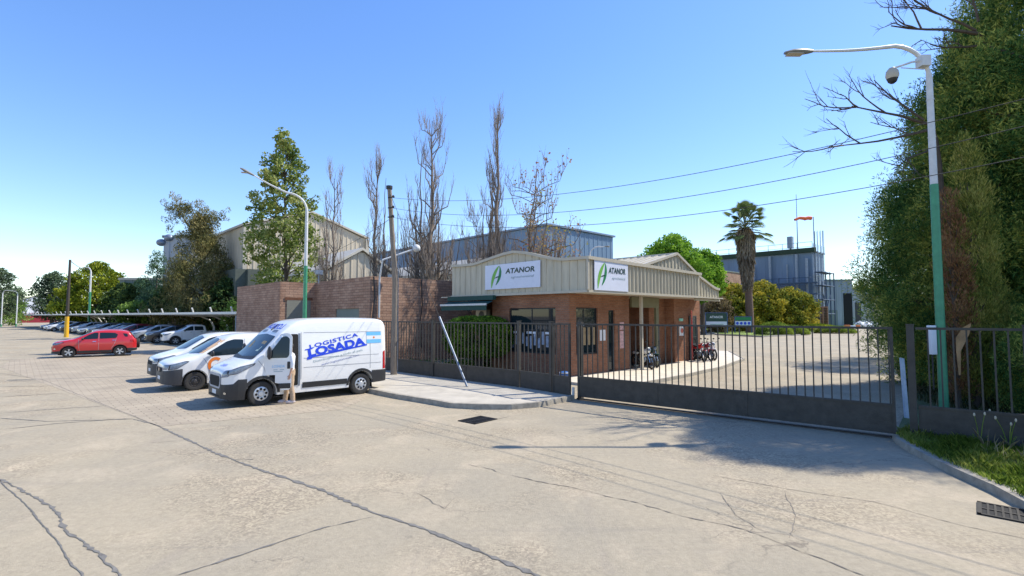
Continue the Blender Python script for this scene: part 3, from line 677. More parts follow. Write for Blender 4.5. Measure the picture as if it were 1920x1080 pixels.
# industrial building right
ib = shed('process_building', 'blue grey process building with pipe racks, catwalk and rooftop masts behind the palm', at(1527, 110), 8.0, 25, 16.4, 16.4, m_blue2, m_blue2, pitch=1.2)
b = MB(); b.box((-.6, -.6, 16.3), (.5, 25.5, 17.3)); b.build('roof_parapet', M('moss_dark', (.03, .05, .03), .9), ib)
b = MB()
for z in (5.5, 7.2, 9.6): b.beam((-2.2, -1.5, z), (-2.2, 24, z), 1.6, .28)
for y in range(0, 25, 3):
    for z0, z1 in ((0, 10.8),): b.tube([(-2.9, y, z0), (-2.9, y, z1)], .15, 5)
    b.tube([(-2.9, y, 10.8), (-1.0, y, 10.8)], .07, 5)
b.tube([(-2.9, 0, 10.7), (-2.9, 24, 10.7)], .06, 5)
for i in range(5): b.tube([(-2.9, i * 5, 5.5), (-2.9, i * 5 + 4, 9.4)], .13, 5)
for x in (0, 3, 6): b.tube([(x, -2.4, 0), (x, -2.4, 12.0)], .13, 5)
for z in (3, 6, 9, 11.8): b.tube([(-2.5, -2.4, z), (6.2, -2.4, z)], .11, 5); b.beam((-2.4, -1.6, z), (6, -1.6, z), 1.4, .16)
b.tube([(-2.5, -2.4, 7.2), (0, -2.4, 4)], .12, 5); b.tube([(3, -2.4, 7.2), (0, -2.4, 4)], .12, 5)
b.build('catwalk', M('dark_blue_steel', (.05, .08, .13), .6), ib)
b = MB()
for y, z in ((3, 16), (8.5, 16), (14, 16), (1.0, 15)): b.tube([(-.7, y, 4), (-.7, y, z)], .28, 8)
for y in (5, 12): b.tube([(-.5, y, 9), (-.5, y, 14)], .16, 6)
for x in (2, 4.5, 6.5): b.tube([(x, -.5, 0), (x, -.5, 12 - x * .4)], .2, 6)
b.build('pipe', M('pipe_grey', (.28, .31, .35), .5, var=.2), ib)
b = MB()
for x in range(0, 9, 2): b.tube([(x, -.2, 16.4), (x, -.2, 18.2)], .06, 4)
for y in range(0, 26, 3): b.tube([(0, y, 16.4), (0, y, 18.6)], .06, 4)
b.tube([(0, 0, 18.6), (0, 25, 18.6)], .06, 4); b.tube([(0, 0, 17.6), (0, 25, 17.6)], .05, 4)
for a in range(10): 
    b.tube([(1.5 + .9 * math.cos(a * .63), -.9 + .9 * math.sin(a * .63), 9), (1.5 + .9 * math.cos(a * .63), -.9 + .9 * math.sin(a * .63), 21)], .05, 4)
b.build('railing', m_galv, ib)
b = MB()
for y, z in ((12.5, 27), (3.0, 29.5)): b.tube([(.5, y, 16.4), (.5, y, z)], [.13, .05], 5)
b.build('mast', m_galv, ib)
b = MB()
for y in (13.5, 4.0): b = MB(); b.box((.0, y, 17.6), (1.2, y + 1.0, 20.2)); b.tube([(.6, y + .5, 16.4), (.6, y + .5, 17.6)], .2); b.build('roof_vent', m_galv, ib)
b = MB(); b.tube([(.3, -.3, 16.4), (.3, -.3, 24.0)], .09, 6); b.build('windsock_pole', m_galv, ib)
wsk = thing('windsock', 'orange and white windsock streaming left on the roof of the process building', 'windsock', ib.location + Vector((0, 0, 23.6)), ANG)
for k, (a0, a1, r0, r1, mt) in enumerate(((0, 1.5, .42, .38, m_red), (1.5, 3.6, .38, .26, m_orange))):
    b = MB(); b.tube([(-a0 * .72, a0 * .7, .1 - a0 * .02), (-(a0 + a1) * .36, (a0 + a1) * .35, .16), (-a1 * .72, a1 * .7, -.02 * a1 * a1)], [r0, (r0 + r1) / 2, r1], 10, cap=False); b.build('sleeve', M('windsock_orange', (.85, .16, .05), .7), wsk, smooth=True)
# tanks and sheds beyond
def box_building(name, label, cat, px0, px1, Y, ztop, mat, mroof=None, dep=12, parts=()):
    a = at(px0, Y); c = at(px1, Y); t = thing(name, label, cat, a, 0); L = c.x - a.x
    b = MB(); ribbed(b, (0, 0), (L, 0), 0, ztop, 1.4, .4, .12); ribbed(b, (0, dep), (0, 0), 0, ztop, 1.4, .4, .12); ribbed(b, (L, 0), (L, dep), 0, ztop, 1.4, .4, .12); b.build('wall', mat, t)
    b = MB(); b.box((-.2, -.2, ztop), (L + .2, dep, ztop + .4)); b.build('roof', mroof or mat, t)
    for nm, (x0, x1, z0, z1, mt) in parts: b = MB(); b.box((x0 * L, -.25, z0), (x1 * L, -.1, z1)); b.build(nm, mt, t)
    return t
m_tank = M('tank_grey', (.36, .38, .40), .5, var=.12, scale=.2)
box_building('utility_building', 'grey blue industrial hall with open bays right of the process building', 'building', 1553, 1600, 128, 11.3, m_lb, m_greygreen, 30, [('door', (.62, .95, 0, 8.2, m_black)), ('door', (.05, .35, 0, 4, m_greygreen))])
box_building('utility_building', 'lower pale grey hall beyond the open bays at the end of the drive', 'building', 1596, 1622, 150, 9.9, m_tank, m_greygreen, 30, [('door', (.3, .7, 0, 6.5, m_dark))])
for i, (p, Y, r_, h_) in enumerate(((1640, 165, 5.5, 10.2), (1668, 160, 5.0, 9.6))):
    t = thing('storage_tank', ['pale cylindrical storage tank at the far end of the drive, left of the pair', 'pale cylindrical storage tank at the far end of the drive, half hidden by the conifer'][i], 'tank', at(p, Y), 0, 'storage tanks at the end of the drive')
    b = MB(); b.lathe([(r_, 0), (r_, h_), (r_ * .98, h_ + .05), (0, h_ + .9)], n=32); b.build('shell', m_clad_far if i else m_tank, t, smooth=True)
    b = MB(); b.tube([(-r_ - .2, -.3, 0), (-r_ - .2, -.3, h_ + 1)], .1, 5); b.tube([(-r_ - .2, .3, 0), (-r_ - .2, .3, h_ + 1)], .1, 5); b.build('ladder', m_galv, t)
b = MB(); b.lathe([(.01, 0), (1, .1), (1.1, .6), (.7, 1.1), (0, 1.25)], n=10)
bag = thing('bulk_bag', 'white bulk bag on the ground before the far tanks, leftmost of three', 'bag', at(1612, 118), 0, 'white bulk bags by the far tanks')
b.build('sack', m_whitep, bag, smooth=True)
b = MB(); b.tube([(-.4, 0, 1.1), (0, 0, 1.5), (.4, 0, 1.1)], .05, 5); b.build('lifting_loop', m_whitep, bag)
dup(bag, at(1624, 119), .5, 'white bulk bag on the ground before the far tanks, middle of three'); dup(bag, at(1637, 120), 1.1, 'white bulk bag on the ground before the far tanks, nearest the conifer')
# brick block behind the gatehouse
t = thing('brick_store', 'plain brick block rising behind the gatehouse gable, left of the palm', 'building', at(1355, 98), ANG)
b = MB(); b.box((0, 0, 0), (9, 14, 11.2)); b.build('wall', brick_dark, t); b = MB(); b.box((-.1, -.1, 11.2), (9.1, 14.1, 11.4)); b.build('roof', m_greygreen, t)
# far left buildings
t = shed('shed', 'white sheet metal shed with dark red base beyond the car park at far left', at(42, 190), 18, 16, 8.5, 12.0, m_whitep, m_roofsheet, pitch=2, ridge_frac=.5)
b = MB(); b.box((-.4, -.4, 0), (20, -.15, 3.4)); b.box((-.4, -.4, 0), (-.15, 16, 3.4)); b.build('base_band', M('dark_red', (.28, .02, .03), .6), t)
t = box_building('shed', 'low grey green shed with cream eave among the trees behind the carport', 'building', 222, 290, 100, 9.6, m_greygreen, m_trim, 25)
t = box_building('silo_building', 'pale grey tall block with round white vents behind the casuarina', 'building', 302, 400, 85, 15.6, m_tank, m_greygreen, 20)
b = MB()
for x, z in ((-.4, 15.4), (.9, 16.2)): b = MB(); b.ell((x, 0, z - .6), (.75, .75, .6)); b.build('roof_vent', m_galv, t, smooth=True)
# ================================================================== FENCE AND GATE
FH = 2.36
def along(p, q, t): return p.lerp(q, t)
def fence_run(name, label, p, q, cat='fence', panel=.62, base=.06, sp=.2, posts=(0, 1), top=FH, group=None, postw=.11, panel_joints=(), gate=False, bar=.028, z0=0.):
    L = (q - p).length; d = (q - p).normalized(); rz = math.atan2(d.y, d.x)
    t = thing(name, label, cat, p + Vector((0, 0, z0)), rz, group)
    for f_ in posts:
        x = f_ * L; b = MB(); b.box((x - postw / 2, -postw / 2, 0), (x + postw / 2, postw / 2, top + .05)); b.box((x - postw / 2 - .01, -postw / 2 - .01, top + .05), (x + postw / 2 + .01, postw / 2 + .01, top + .065)); b.build('post', m_fence, t)
    a, c = (postw / 2 + .02, L - postw / 2 - .02)
    for z_ in (top - .05, panel): b = MB(); b.box((a, -.03, z_), (c, .03, z_ + .05)); b.build('rail', m_fence, t)
    if gate:
        for x_ in (a, c - .06): b = MB(); b.box((x_, -.032, base), (x_ + .06, .032, top + .002)); b.build('frame_upright', m_fence, t)
    b = MB(); x = a + sp
    while x < c - .05:
        lean = rng.uniform(-.006, .006); b.beam((x, 0, panel + .05), (x + lean, 0, top - .05), bar, bar, up=(0, 1, 0)); x += sp
    b.build('bars', m_fence, t)
    b = MB(); b.box((a + (.06 if gate else 0), -.012, base), (c - (.06 if gate else 0), .012, panel))
    for j in panel_joints: b.box((j * L - .03, -.022, base), (j * L + .03, -.012, panel))
    b.build('kick_panel', m_fence, t); return t
zp = .13
F0, F1, F2, F3, F4 = G(700, 696), G(812, 712), G(973, 733), G(1034, 743), G(1073, 750)
def up(p, z): return Vector((p.x, p.y, z))
fence_run('fence', 'dark steel bar fence section behind the wooden utility pole', F0, F1, posts=(0, 1), group='dark steel fence sections', z0=0, panel=.66)
fence_run('fence', 'dark steel bar fence section behind the guy wire tube, before the round hedge', F1, F2, posts=(1,), group='dark steel fence sections', panel_joints=(.42,), panel=.66)
fence_run('pedestrian_gate', 'narrow dark steel pedestrian gate leaf beside the sliding gate', F3, F4, cat='gate', posts=(0,), panel=.66, gate=True, sp=.18)
fence_run('fence', 'short dark steel fence panel between the hedge section and the pedestrian gate', F2, F3, posts=(), group='dark steel fence sections', panel=.66)
P0, P1 = G(1080, 749), G(1690, 824)
gt = fence_run('sliding_gate', 'long dark steel sliding gate across the drive, bars above a solid kick plate', P0, P1, cat='gate', posts=(), panel=.68, base=.10, gate=True, panel_joints=(.33, .62), sp=.178, bar=.025)
b = MB(); L = (P1 - P0).length; b.box((0, .09, 0), (.14, .23, FH + .05)); b.build('guide_post', m_fence, gt)
b = MB(); b.box((.05, -.05, .02), (L, .05, .055)); b.build('track', m_grate, gt)
b = MB(); b.beam((1.6, .25, .2), (1.6, .25, .2001), .1, .1); 
b = MB(); b.box((-.075, -.12, .08), (-.015, -.05, .38)); b.build('lock_box', m_pole_w, gt)
R0, R1 = G(1712, 826), G(1897, 842)
R0 = P1 + (P1 - P0).normalized() * .22; R1 = R0 + (P1 - P0).normalized() * 1.75
fence_run('fence', 'dark steel bar fence section before the green lamp post at right', R0, R1, posts=(0, 1), group='dark steel fence sections', panel=.70, sp=.2, postw=.13)
# panel continuing out to the right
fence_run('fence', 'dark steel fence section running off at the right edge behind the weeds', R1 + (P1 - P0).normalized() * .13, R1 + (P1 - P0).normalized() * 5, posts=(1,), group='dark steel fence sections', panel=.70, sp=.2)
# ================================================================== POLES, LAMPS, WIRES
def street_lamp(name, label, base, h, arm, armdir, green_h, head=.75, rise=.0, r=.085, rz=None, group='white and green street lamps'):
    t = thing(name, label, 'street lamp', base, math.atan2(armdir.y, armdir.x), group)
    b = MB(); b.tube([(0, 0, 0), (0, 0, green_h)], [r * 1.25, r * 1.12], 14); b.build('pole_base', m_pole_g, t, smooth=True)
    c = .9; pts = [(0, 0, green_h), (0, 0, h - c)]
    for k in range(1, 8):
        a = PI / 2 * k / 7; pts.append((c * (1 - math.cos(a)), 0, h - c + c * math.sin(a) * .95))
    n = 6
    for k in range(1, n + 1): pts.append((c + (arm - c) * k / n, 0, h - .045 + rise * k / n - .04 * math.sin(PI * k / n)))
    rs = [r * 1.0, r * .86] + [r * .62] * 7 + [r * (.6 - .25 * k / n) for k in range(1, n + 1)]
    b = MB(); b.tube(pts, rs, 12); 
    for z in (green_h + (h - green_h) * .33, green_h + (h - green_h) * .6): b.lathe([(r * 1.06, z), (r * 1.06, z + .03)], n=14)
    b.build('pole', m_pole_w, t, smooth=True)
    ex, _, ez = pts[-1]; sl = rise / max(arm - c, .1)
    b = MB()
    prof = [(0, .05, .04), (.12, .075, .06), (.3, .12, .075), (.75 * head, .13, .07), (head, .06, .03)]
    vs = []; 
    for x, hw, hh in prof:
        for k in range(10):
            a = 2 * PI * k / 10; vs.append((ex + x, hw * math.cos(a), ez + x * sl + hh * math.sin(a)))
    b.add(vs, [(i * 10 + k, i * 10 + (k + 1) % 10, (i + 1) * 10 + (k + 1) % 10, (i + 1) * 10 + k) for i in range(len(prof) - 1) for k in range(10)] + [tuple(range(10)), tuple(range(40, 50))])
    hd = b.build('lamp_head', M('lamp_grey', (.20, .20, .19), .5), t, smooth=True)
    b = MB(); b.box((ex + .28, -.10, ez - .088 + .35 * sl), (ex + head * .93, .10, ez - .06 + .35 * sl)); b.build('lens', m_trim, hd, bevel=.02)
    return t
LB = Vector((11.1, 13.3, .1))
sl = street_lamp('street_lamp', 'tall white and green street lamp behind the right fence, arm reaching over the gate', LB, 9.72, 3.12, Vector((-1, -.02, 0)), 5.95, rise=-.16, r=.085)
cm = thing('security_camera', 'white dome security camera hanging from a bracket on the right street lamp', 'camera', LB + Vector((-1.02, -.05, 9.15)), 0)
b = MB(); b.tube([(.9, 0, .12), (.55, 0, .08), (.2, 0, -.04), (0, 0, -.10)], .028, 8); b.beam((.85, 0, -.12), (.25, 0, -.08), .02, .02); b.box((.72, -.12, -.06), (.96, .12, .22)); b.build('bracket', m_pole_w, cm)
b = MB(); b.lathe([(0, 0), (.07, -.01), (.14, -.1), (.155, -.22), (.13, -.30)], (0, 0, -.08), 16); b.build('housing', m_trim, cm, smooth=True)
b = MB(); b.lathe([(.125, -.30), (.10, -.38), (.05, -.425), (0, -.43)], (0, 0, -.08), 16); b.build('dome', m_dark, cm, smooth=True)
cbx = MB(); cbx.box((-.27, -.02, 1.5), (-.12, .12, 2.25), rot=0); ob2 = thing('control_box', 'white box strapped to the green lamp post behind the right fence', 'box', LB + Vector((0, 0, 0)), 0)
cbx.build('casing', m_whitep, ob2, bevel=.01); b = MB(); b.tube([(-.2, .05, .6), (-.2, .05, 1.5)], .02, 6); b.build('conduit', m_dark, ob2)
pl = thing('leaning_board', 'long whitish board leaning behind the gate post at right', 'board', G(1716, 800) + Vector((0, .25, .1)), R(20))
b = MB(); b.beam((0, 0, .05), (.30, .25, 1.45), .14, .03, up=(0, 1, 0)); b.build('board', M('blue_white_board', (.42, .47, .52), .6, var=.2), pl)
ld_ = thing('dry_palm_leaf', 'dry tan leaf sheath caught beside the green lamp post', 'dry leaf', LB + Vector((.30, -.25, 1.9)), 0)
b = MB(); b.add([(-.1, 0, -.9), (-.12, .02, -.3), (-.13, .0, .05), (.1, .05, .3), (.28, .0, .42), (.25, .03, .15), (.12, .02, -.08), (-.02, 0, -.3), (-.05, 0, -.9)], [tuple(range(9))]); b.build('sheath', M('dry_leaf', (.38, .22, .10), .8, var=.3), ld_)
LB2 = Vector((-9.95, 24.6, 0))
street_lamp('street_lamp', 'white street lamp with green lower pole rising behind the white delivery van', LB2, 8.55, 2.35, Vector((-.95, -.30, 0)), 5.0, rise=.72, r=.08, head=.6)
street_lamp('street_lamp', 'far white and green street lamp before the round yellow green tree', at(167, 84), 10.6, 1.2, Vector((-1, .3, 0)), 6.5, r=.14, head=.5)
street_lamp('street_lamp', 'far green street lamp among the trees behind the near end of the carport', at(338, 66), 7.2, 1.0, Vector((1, -.3, 0)), 6.2, r=.12, head=.5)
street_lamp('street_lamp', 'far pale curved street lamp over the leftmost bush, left of two', at(3, 120), 8.6, 2.5, Vector((1, 0, 0)), .6, r=.12, head=.6)
street_lamp('street_lamp', 'far pale curved street lamp over the leftmost bush, right of two', at(31, 125), 8.6, 2.8, Vector((-1, 0, 0)), .6, r=.12, head=.6)
street_lamp('street_lamp', 'small white street lamp arm rising behind the gatehouse roof in front of the blue warehouse', at(1107, 52), 9.7, 1.5, Vector((1, -.1, 0)), .6, r=.10, head=.5)
# yellow-foot pole in the car park
yp = thing('utility_pole', 'dark thin utility pole with yellow painted foot in the car park', 'pole', at(126, 62) , 0)
b = MB(); b.tube([(0, 0, 2.5), (.04, 0, 9.4)], [.17, .12], 10); b.build('upper_pole', M('dark_wood', (.06, .05, .04), .85), yp, smooth=True)
b = MB(); b.tube([(0, 0, 0), (0, 0, 2.5)], [.24, .20], 12); b.build('painted_foot', m_yellow, yp, smooth=True)
# wooden utility pole in front of the fence
WP = G(738, 708); 
wp = thing('utility_pole', 'weathered wooden utility pole in front of the fence beside the white delivery van', 'pole', WP, 0)
WT = D(730, 350, WP.y + .1)
b = MB(); b.tube([(0, 0, 0), (0.02, 0, 4), tuple(WT - WP)], [.135, .12, .09], 12); b.build('shaft', m_wood, wp, smooth=True)
for dz in (.5, .95, 1.35):
    b = MB(); q = WT - WP; b.tube([(q.x - .02, -.02, q.z - dz), (q.x + .22, -.08, q.z - dz)], .025, 6); b.lathe([(0, 0), (.05, 0), (.06, .05), (.04, .1), (0, .11)], (q.x + .22, -.08, q.z - dz - .02), 8)
    b.build('insulator', m_dark, wp)
b = MB(); b.lathe([(0, .03), (.14, .03), (.14, -.1), (.11, -.12)], (WT - WP).to_tuple(), 12); b.build('pole_cap', m_dark, wp)
b = MB(); b.tube([(.16, -.02, .3), (.15, -.02, 4), (.10, -.02, 7)], .018, 5); b.build('conduit', m_galv, wp)
# wires along the fence direction
def wire(name, label, a, c, sag, r=.011, n=40):
    b = MB(); a, c = Vector(a), Vector(c); pts = []
    for i in range(n + 1):
        t = i / n; p = a.lerp(c, t); p.z -= sag * 4 * t * (1 - t); pts.append(p)
    b.tube(pts, r, 5); return tag(b.build(name, m_wire), label, 'cable', 'overhead cables from the wooden pole')
ED = (P1 - P0).normalized(); 
EDW = (-U2)
TL = 27.
e0 = WP + EDW * TL
wire('overhead_cable', 'topmost overhead cable sagging from the wooden pole over the gate', WT + Vector((.2, -.05, -.5)), Vector((e0.x, e0.y, 7.0)), 1.35, .0075)
wire('overhead_cable', 'middle overhead cable sagging from the wooden pole over the gate', WT + Vector((.2, -.05, -.95)), Vector((e0.x, e0.y, 6.8)), 1.55, .0075)
wire('overhead_cable', 'lowest overhead cable sagging from the wooden pole over the gate', WT + Vector((.2, -.05, -1.35)), Vector((e0.x, e0.y, 6.2)), 1.5, .0075)
wire('overhead_cable', 'thin cable running left from the wooden pole towards the leafy poplar', WT + Vector((0, .1, -1.4)), at(560, 45) + Vector((0, 0, 7.6)), .5, .010)
wire('overhead_cable', 'thin far cable from the yellow footed pole to the street lamp by the round tree', yp.location + Vector((.04, 0, 9.3)), at(167, 84) + Vector((0, 0, 10.2)), .4, .03)
# guy wire with its tube
GB = G(876, 725, .13)
gu = thing('guy_wire', 'steel guy wire of the wooden pole with a grey blue tube over its foot', 'guy wire', GB, 0)
top = WT - GB + Vector((0, 0, -.2)); b = MB(); b.tube([(0, 0, 0), tuple(top)], .010, 5); b.build('wire', m_wire, gu)
b = MB(); b.tube([tuple(top * 0.0), tuple(top * .31)], [.04, .04], 10, cap=True); b.build('tube', m_galv, gu, smooth=True)
# drain grates
def grate(label, c, L, W, rz):
    t = thing('drain_grate', label, 'drain', c + Vector((0, 0, .006)), rz, 'iron drain grates')
    b = MB(); b.box((-L / 2, -W / 2, -.004), (L / 2, W / 2, .002)); b.build('pit', m_black, t)
    b = MB()
    for x in (-L / 2, L / 2 - .04): b.box((x, -W / 2, .003), (x + .04, W / 2, .014))
    for y in (-W / 2, W / 2 - .04): b.box((-L / 2, y, .003), (L / 2, y + .04, .014))
    n = int(L / .07)
    for i in range(n): x = -L / 2 + L * (i + .5) / n; b.box((x - .012, -W / 2 + .04, .003), (x + .012, W / 2 - .04, .012))
    b.box((-L / 2 + .04, -.02, .004), (L / 2 - .04, .02, .013)); b.build('bars', m_grate, t)
grate('iron drain grate in the road below the sidewalk kerb', G(896, 788), .80, .60, ANG + R(5)); grate('iron drain grate by the grass kerb at lower right', G(1925, 970), .95, .6, R(-42))
# ================================================================== VEHICLES
# local frame while modelling: x from nose (0) rearwards, near side is -y; origin moved to mid length on building
def spec(**k): return k
def hw(s, x, z):
    return interp(s['plan'], x) * interp(s['g'], z)
def zbot(s, x):
    base = interp(s['zb'], x)
    for xc in s['axles']:
        r = s['arch']
        if abs(x - xc) < r: base = max(base, s['wr'] + math.sqrt(r * r - (x - xc) ** 2))
    return base
def body_mb(s, x0=0, x1=None, zlo=None, zhi=None, infl=0., nz=7, xs=None):
    x1 = s['L'] if x1 is None else x1
    st = set([x0, x1]); n = int((x1 - x0) / .12) + 2
    for i in range(n): st.add(x0 + (x1 - x0) * i / (n - 1))
    for x, _ in s['T']: st.add(x)
    for x, _ in s['plan']: st.add(x)
    for xc in s['axles']:
        for k in range(11): st.add(xc - s['arch'] * math.cos(PI * k / 10))
        st.add(xc - s['arch'] - .002); st.add(xc + s['arch'] + .002)
    st = sorted(x for x in st if x0 <= x <= x1); q = [st[0]]
    for x in st[1:]:
        if x - q[-1] > .0015: q.append(x)
    vs = []; fs = []; N = None
    for x in q:
        b = zbot(s, x); t = interp(s['T'], x)
        if zlo is not None: b = max(b, zlo(x) if callable(zlo) else zlo)
        flat = False
        if zhi is not None:
            zh = zhi(x) if callable(zhi) else zhi
            if zh < t: t = zh; flat = True
        t = max(t, b + .02); r = .02 if flat else min(s['fil'], (t - b) * .3)
        ring = []
        for k in range(nz + 1): z = b + (t - r - b) * k / nz; ring.append((-(hw(s, x, z) + infl), z))
        h0 = hw(s, x, t - r) + infl
        for k in range(1, 4): a = PI / 2 * k / 3; ring.append((-(h0 - r + r * math.cos(a)), t - r + r * math.sin(a) - (0 if flat else s['crown'] * (1 - k / 3) * 0)))
        for k in range(1, 5): y = -(h0 - r) * (1 - k / 4); ring.append((y, t + infl * 0 + (0 if flat else s['crown'] * (1 - (y / h0) ** 2) - 0)))
        ring = ring[:-1] + [(0, ring[-1][1])] + [(-y, z) for y, z in reversed(ring[:-1])]
        N = len(ring); vs += [(x, y, z) for y, z in ring]
    for i in range(len(q) - 1):
        o = i * N; fs += [(o + k, o + k + 1, o + N + k + 1, o + N + k) for k in range(N - 1)]; fs.append((o + N - 1, o, o + N, o + 2 * N - 1))
    fs += [tuple(range(N - 1, -1, -1)), tuple((len(q) - 1) * N + k for k in range(N))]
    m = MB(); m.add(vs, fs)
    if infl:  # push the nose and tail faces out too
        m.v = [(x - infl * 1.2 if x <= x0 + .001 and x0 == 0 else (x + infl * 1.2 if x >= s['L'] - .001 else x), y, z) for x, y, z in m.v]
    return m
def rnd(poly, r=.06, k=3):
    out = []; n = len(poly)
    for i, p in enumerate(poly):
        a, c = Vector(poly[i - 1]), Vector(poly[(i + 1) % n]); p = Vector(p); da, dc = (a - p), (c - p); rr = min(r, da.length * .4, dc.length * .4)
        A = p + da.normalized() * rr; C = p + dc.normalized() * rr
        for j in range(k + 1): t = j / k; out.append(tuple(A.lerp(p, t).lerp(p.lerp(C, t), t)))
    return out
def decal(bvh, polys, proj, off=.006, step=.12, faces=None):
    """polys: 2D polygons (or vertices with faces) laid on the body along a projection direction"""
    bm = bmesh.new()
    if faces is None:
        for p in polys: bm.faces.new([bm.verts.new((a, c, 0)) for a, c in p])
        bmesh.ops.triangulate(bm, faces=bm.faces)
    else:
        v = [bm.verts.new((a, c, 0)) for a, c in polys]
        for f in faces:
            try: bm.faces.new([v[i] for i in f])
            except ValueError: pass
    if step:
        for ax in (0, 1):
            lo = min(v.co[ax] for v in bm.verts); hi = max(v.co[ax] for v in bm.verts); k = lo + step
            while k < hi - .01:
                nr = Vector((1, 0, 0)) if ax == 0 else Vector((0, 1, 0))
                bmesh.ops.bisect_plane(bm, geom=bm.verts[:] + bm.edges[:] + bm.faces[:], plane_co=nr * k, plane_no=nr); k += step
    bm.verts.index_update(); pos = {}
    for v in bm.verts:
        o, d = proj(v.co.x, v.co.y); h, n_, _, _ = bvh.ray_cast(Vector(o), Vector(d))
        if h is not None:
            if n_.dot(Vector(d)) > 0: n_ = -n_
            pos[v.index] = h + n_ * off
    m = MB(); ids = sorted(pos); idx = {k: i for i, k in enumerate(ids)}
    m.add([pos[i] for i in ids], [tuple(idx[v.index] for v in f.verts) for f in bm.faces if all(v.index in idx for v in f.verts)])
    bm.free(); return m
near = lambda a, c: ((a, -4, c), (0, 1, 0)); far = lambda a, c: ((a, 4, c), (0, -1, 0))
front = lambda a, c: ((-3, a, c), (1, 0, 0)); rear_ = lambda L: (lambda a, c: ((L + 3, a, c), (-1, 0, 0)))
above = lambda a, c: ((a, c, 5), (0, 0, -1))
def wheel_meshes(r, wdt, style):
    t = MB(); w2 = wdt / 2
    t.lathe([(r * .60, -w2 * .9), (r * .70, -w2), (r * .93, -w2 * .95), (r, -w2 * .7), (r, w2 * .7), (r * .93, w2 * .95), (r * .70, w2), (r * .60, w2 * .9)], n=36, axis='y')
    rm = MB(); h = -w2 * .86
    rm.lathe([(r * .64, h - .004), (r * .60, h + .012), (r * .56, h + .055), (0, h + .075)], n=30, axis='y')
    if style == 'alloy':
        for k in range(5):
            a = 2 * PI * k / 5 + .3
            for da in (-.13, .13): rm.beam((0.03 * r * math.cos(a), h + .012, .03 * r * math.sin(a)), (r * .60 * math.cos(a + da), h + .004, r * .60 * math.sin(a + da)), .028 + .05 * r, .03, up=(0, 1, 0))
        rm.lathe([(0, h - .01), (r * .16, h - .008), (r * .17, h + .03)], n=16, axis='y')
    elif style == 'cover':
        rm.lathe([(0, h - .035), (r * .20, h - .03), (r * .26, h - .004), (r * .46, h - .018), (r * .60, h + .004)], n=30, axis='y')
    else:
        rm.lathe([(0, h - .02), (r * .14, h - .02), (r * .20, h + .01), (r * .42, h + .03), (r * .50, h - .002), (r * .60, h + .01)], n=30, axis='y')
    hl = MB()
    n = 5 if style == 'alloy' else 8
    if style != 'alloy':
        for k in range(n):
            a = 2 * PI * (k + .5) / n; hl.lathe([(0, 0), (.035 * r / .33, 0)], (r * .40 * math.cos(a), h - (.020 if style == 'cover' else .0), r * .40 * math.sin(a)), 10, 'y')
    else:
        for k in range(n):
            a = 2 * PI * (k + .5) / n + .3; hl.lathe([(0, 0), (.062 * r / .33, 0)], (r * .40 * math.cos(a), h + .045, r * .40 * math.sin(a)), 8, 'y')
    return t, rm, hl
WM = {}
def add_wheels(root, s, style, rim_mat, shift):
    key = (s['wr'], style, rim_mat.name)
    for i, xc in enumerate(s['axles']):
        for sd_ in (-1, 1):
            yy = sd_ * (interp(s['plan'], xc) - s['ww'] / 2 - .015)
            if key not in WM:
                t, rm, hl = wheel_meshes(s['wr'], s['ww'], style)
                wo_ = t.build('wheel', m_tyre, root, smooth=True); r_ = rm.build('rim', rim_mat, wo_, smooth=True); h_ = hl.build('rim_holes', m_black, wo_)
                WM[key] = (wo_.data, r_.data, h_.data)
            else:
                ds = WM[key]; wo_ = bpy.data.objects.new('wheel', ds[0]); r_ = bpy.data.objects.new('rim', ds[1]); h_ = bpy.data.objects.new('rim_holes', ds[2])
                for o in (wo_, r_, h_): sc.collection.objects.link(o)
                wo_.parent = root; r_.parent = wo_; h_.parent = wo_
            wo_.location = (xc - shift[0], yy, s['wr']); wo_.rotation_euler = (0, rng.uniform(0, 3), PI if sd_ > 0 else 0)
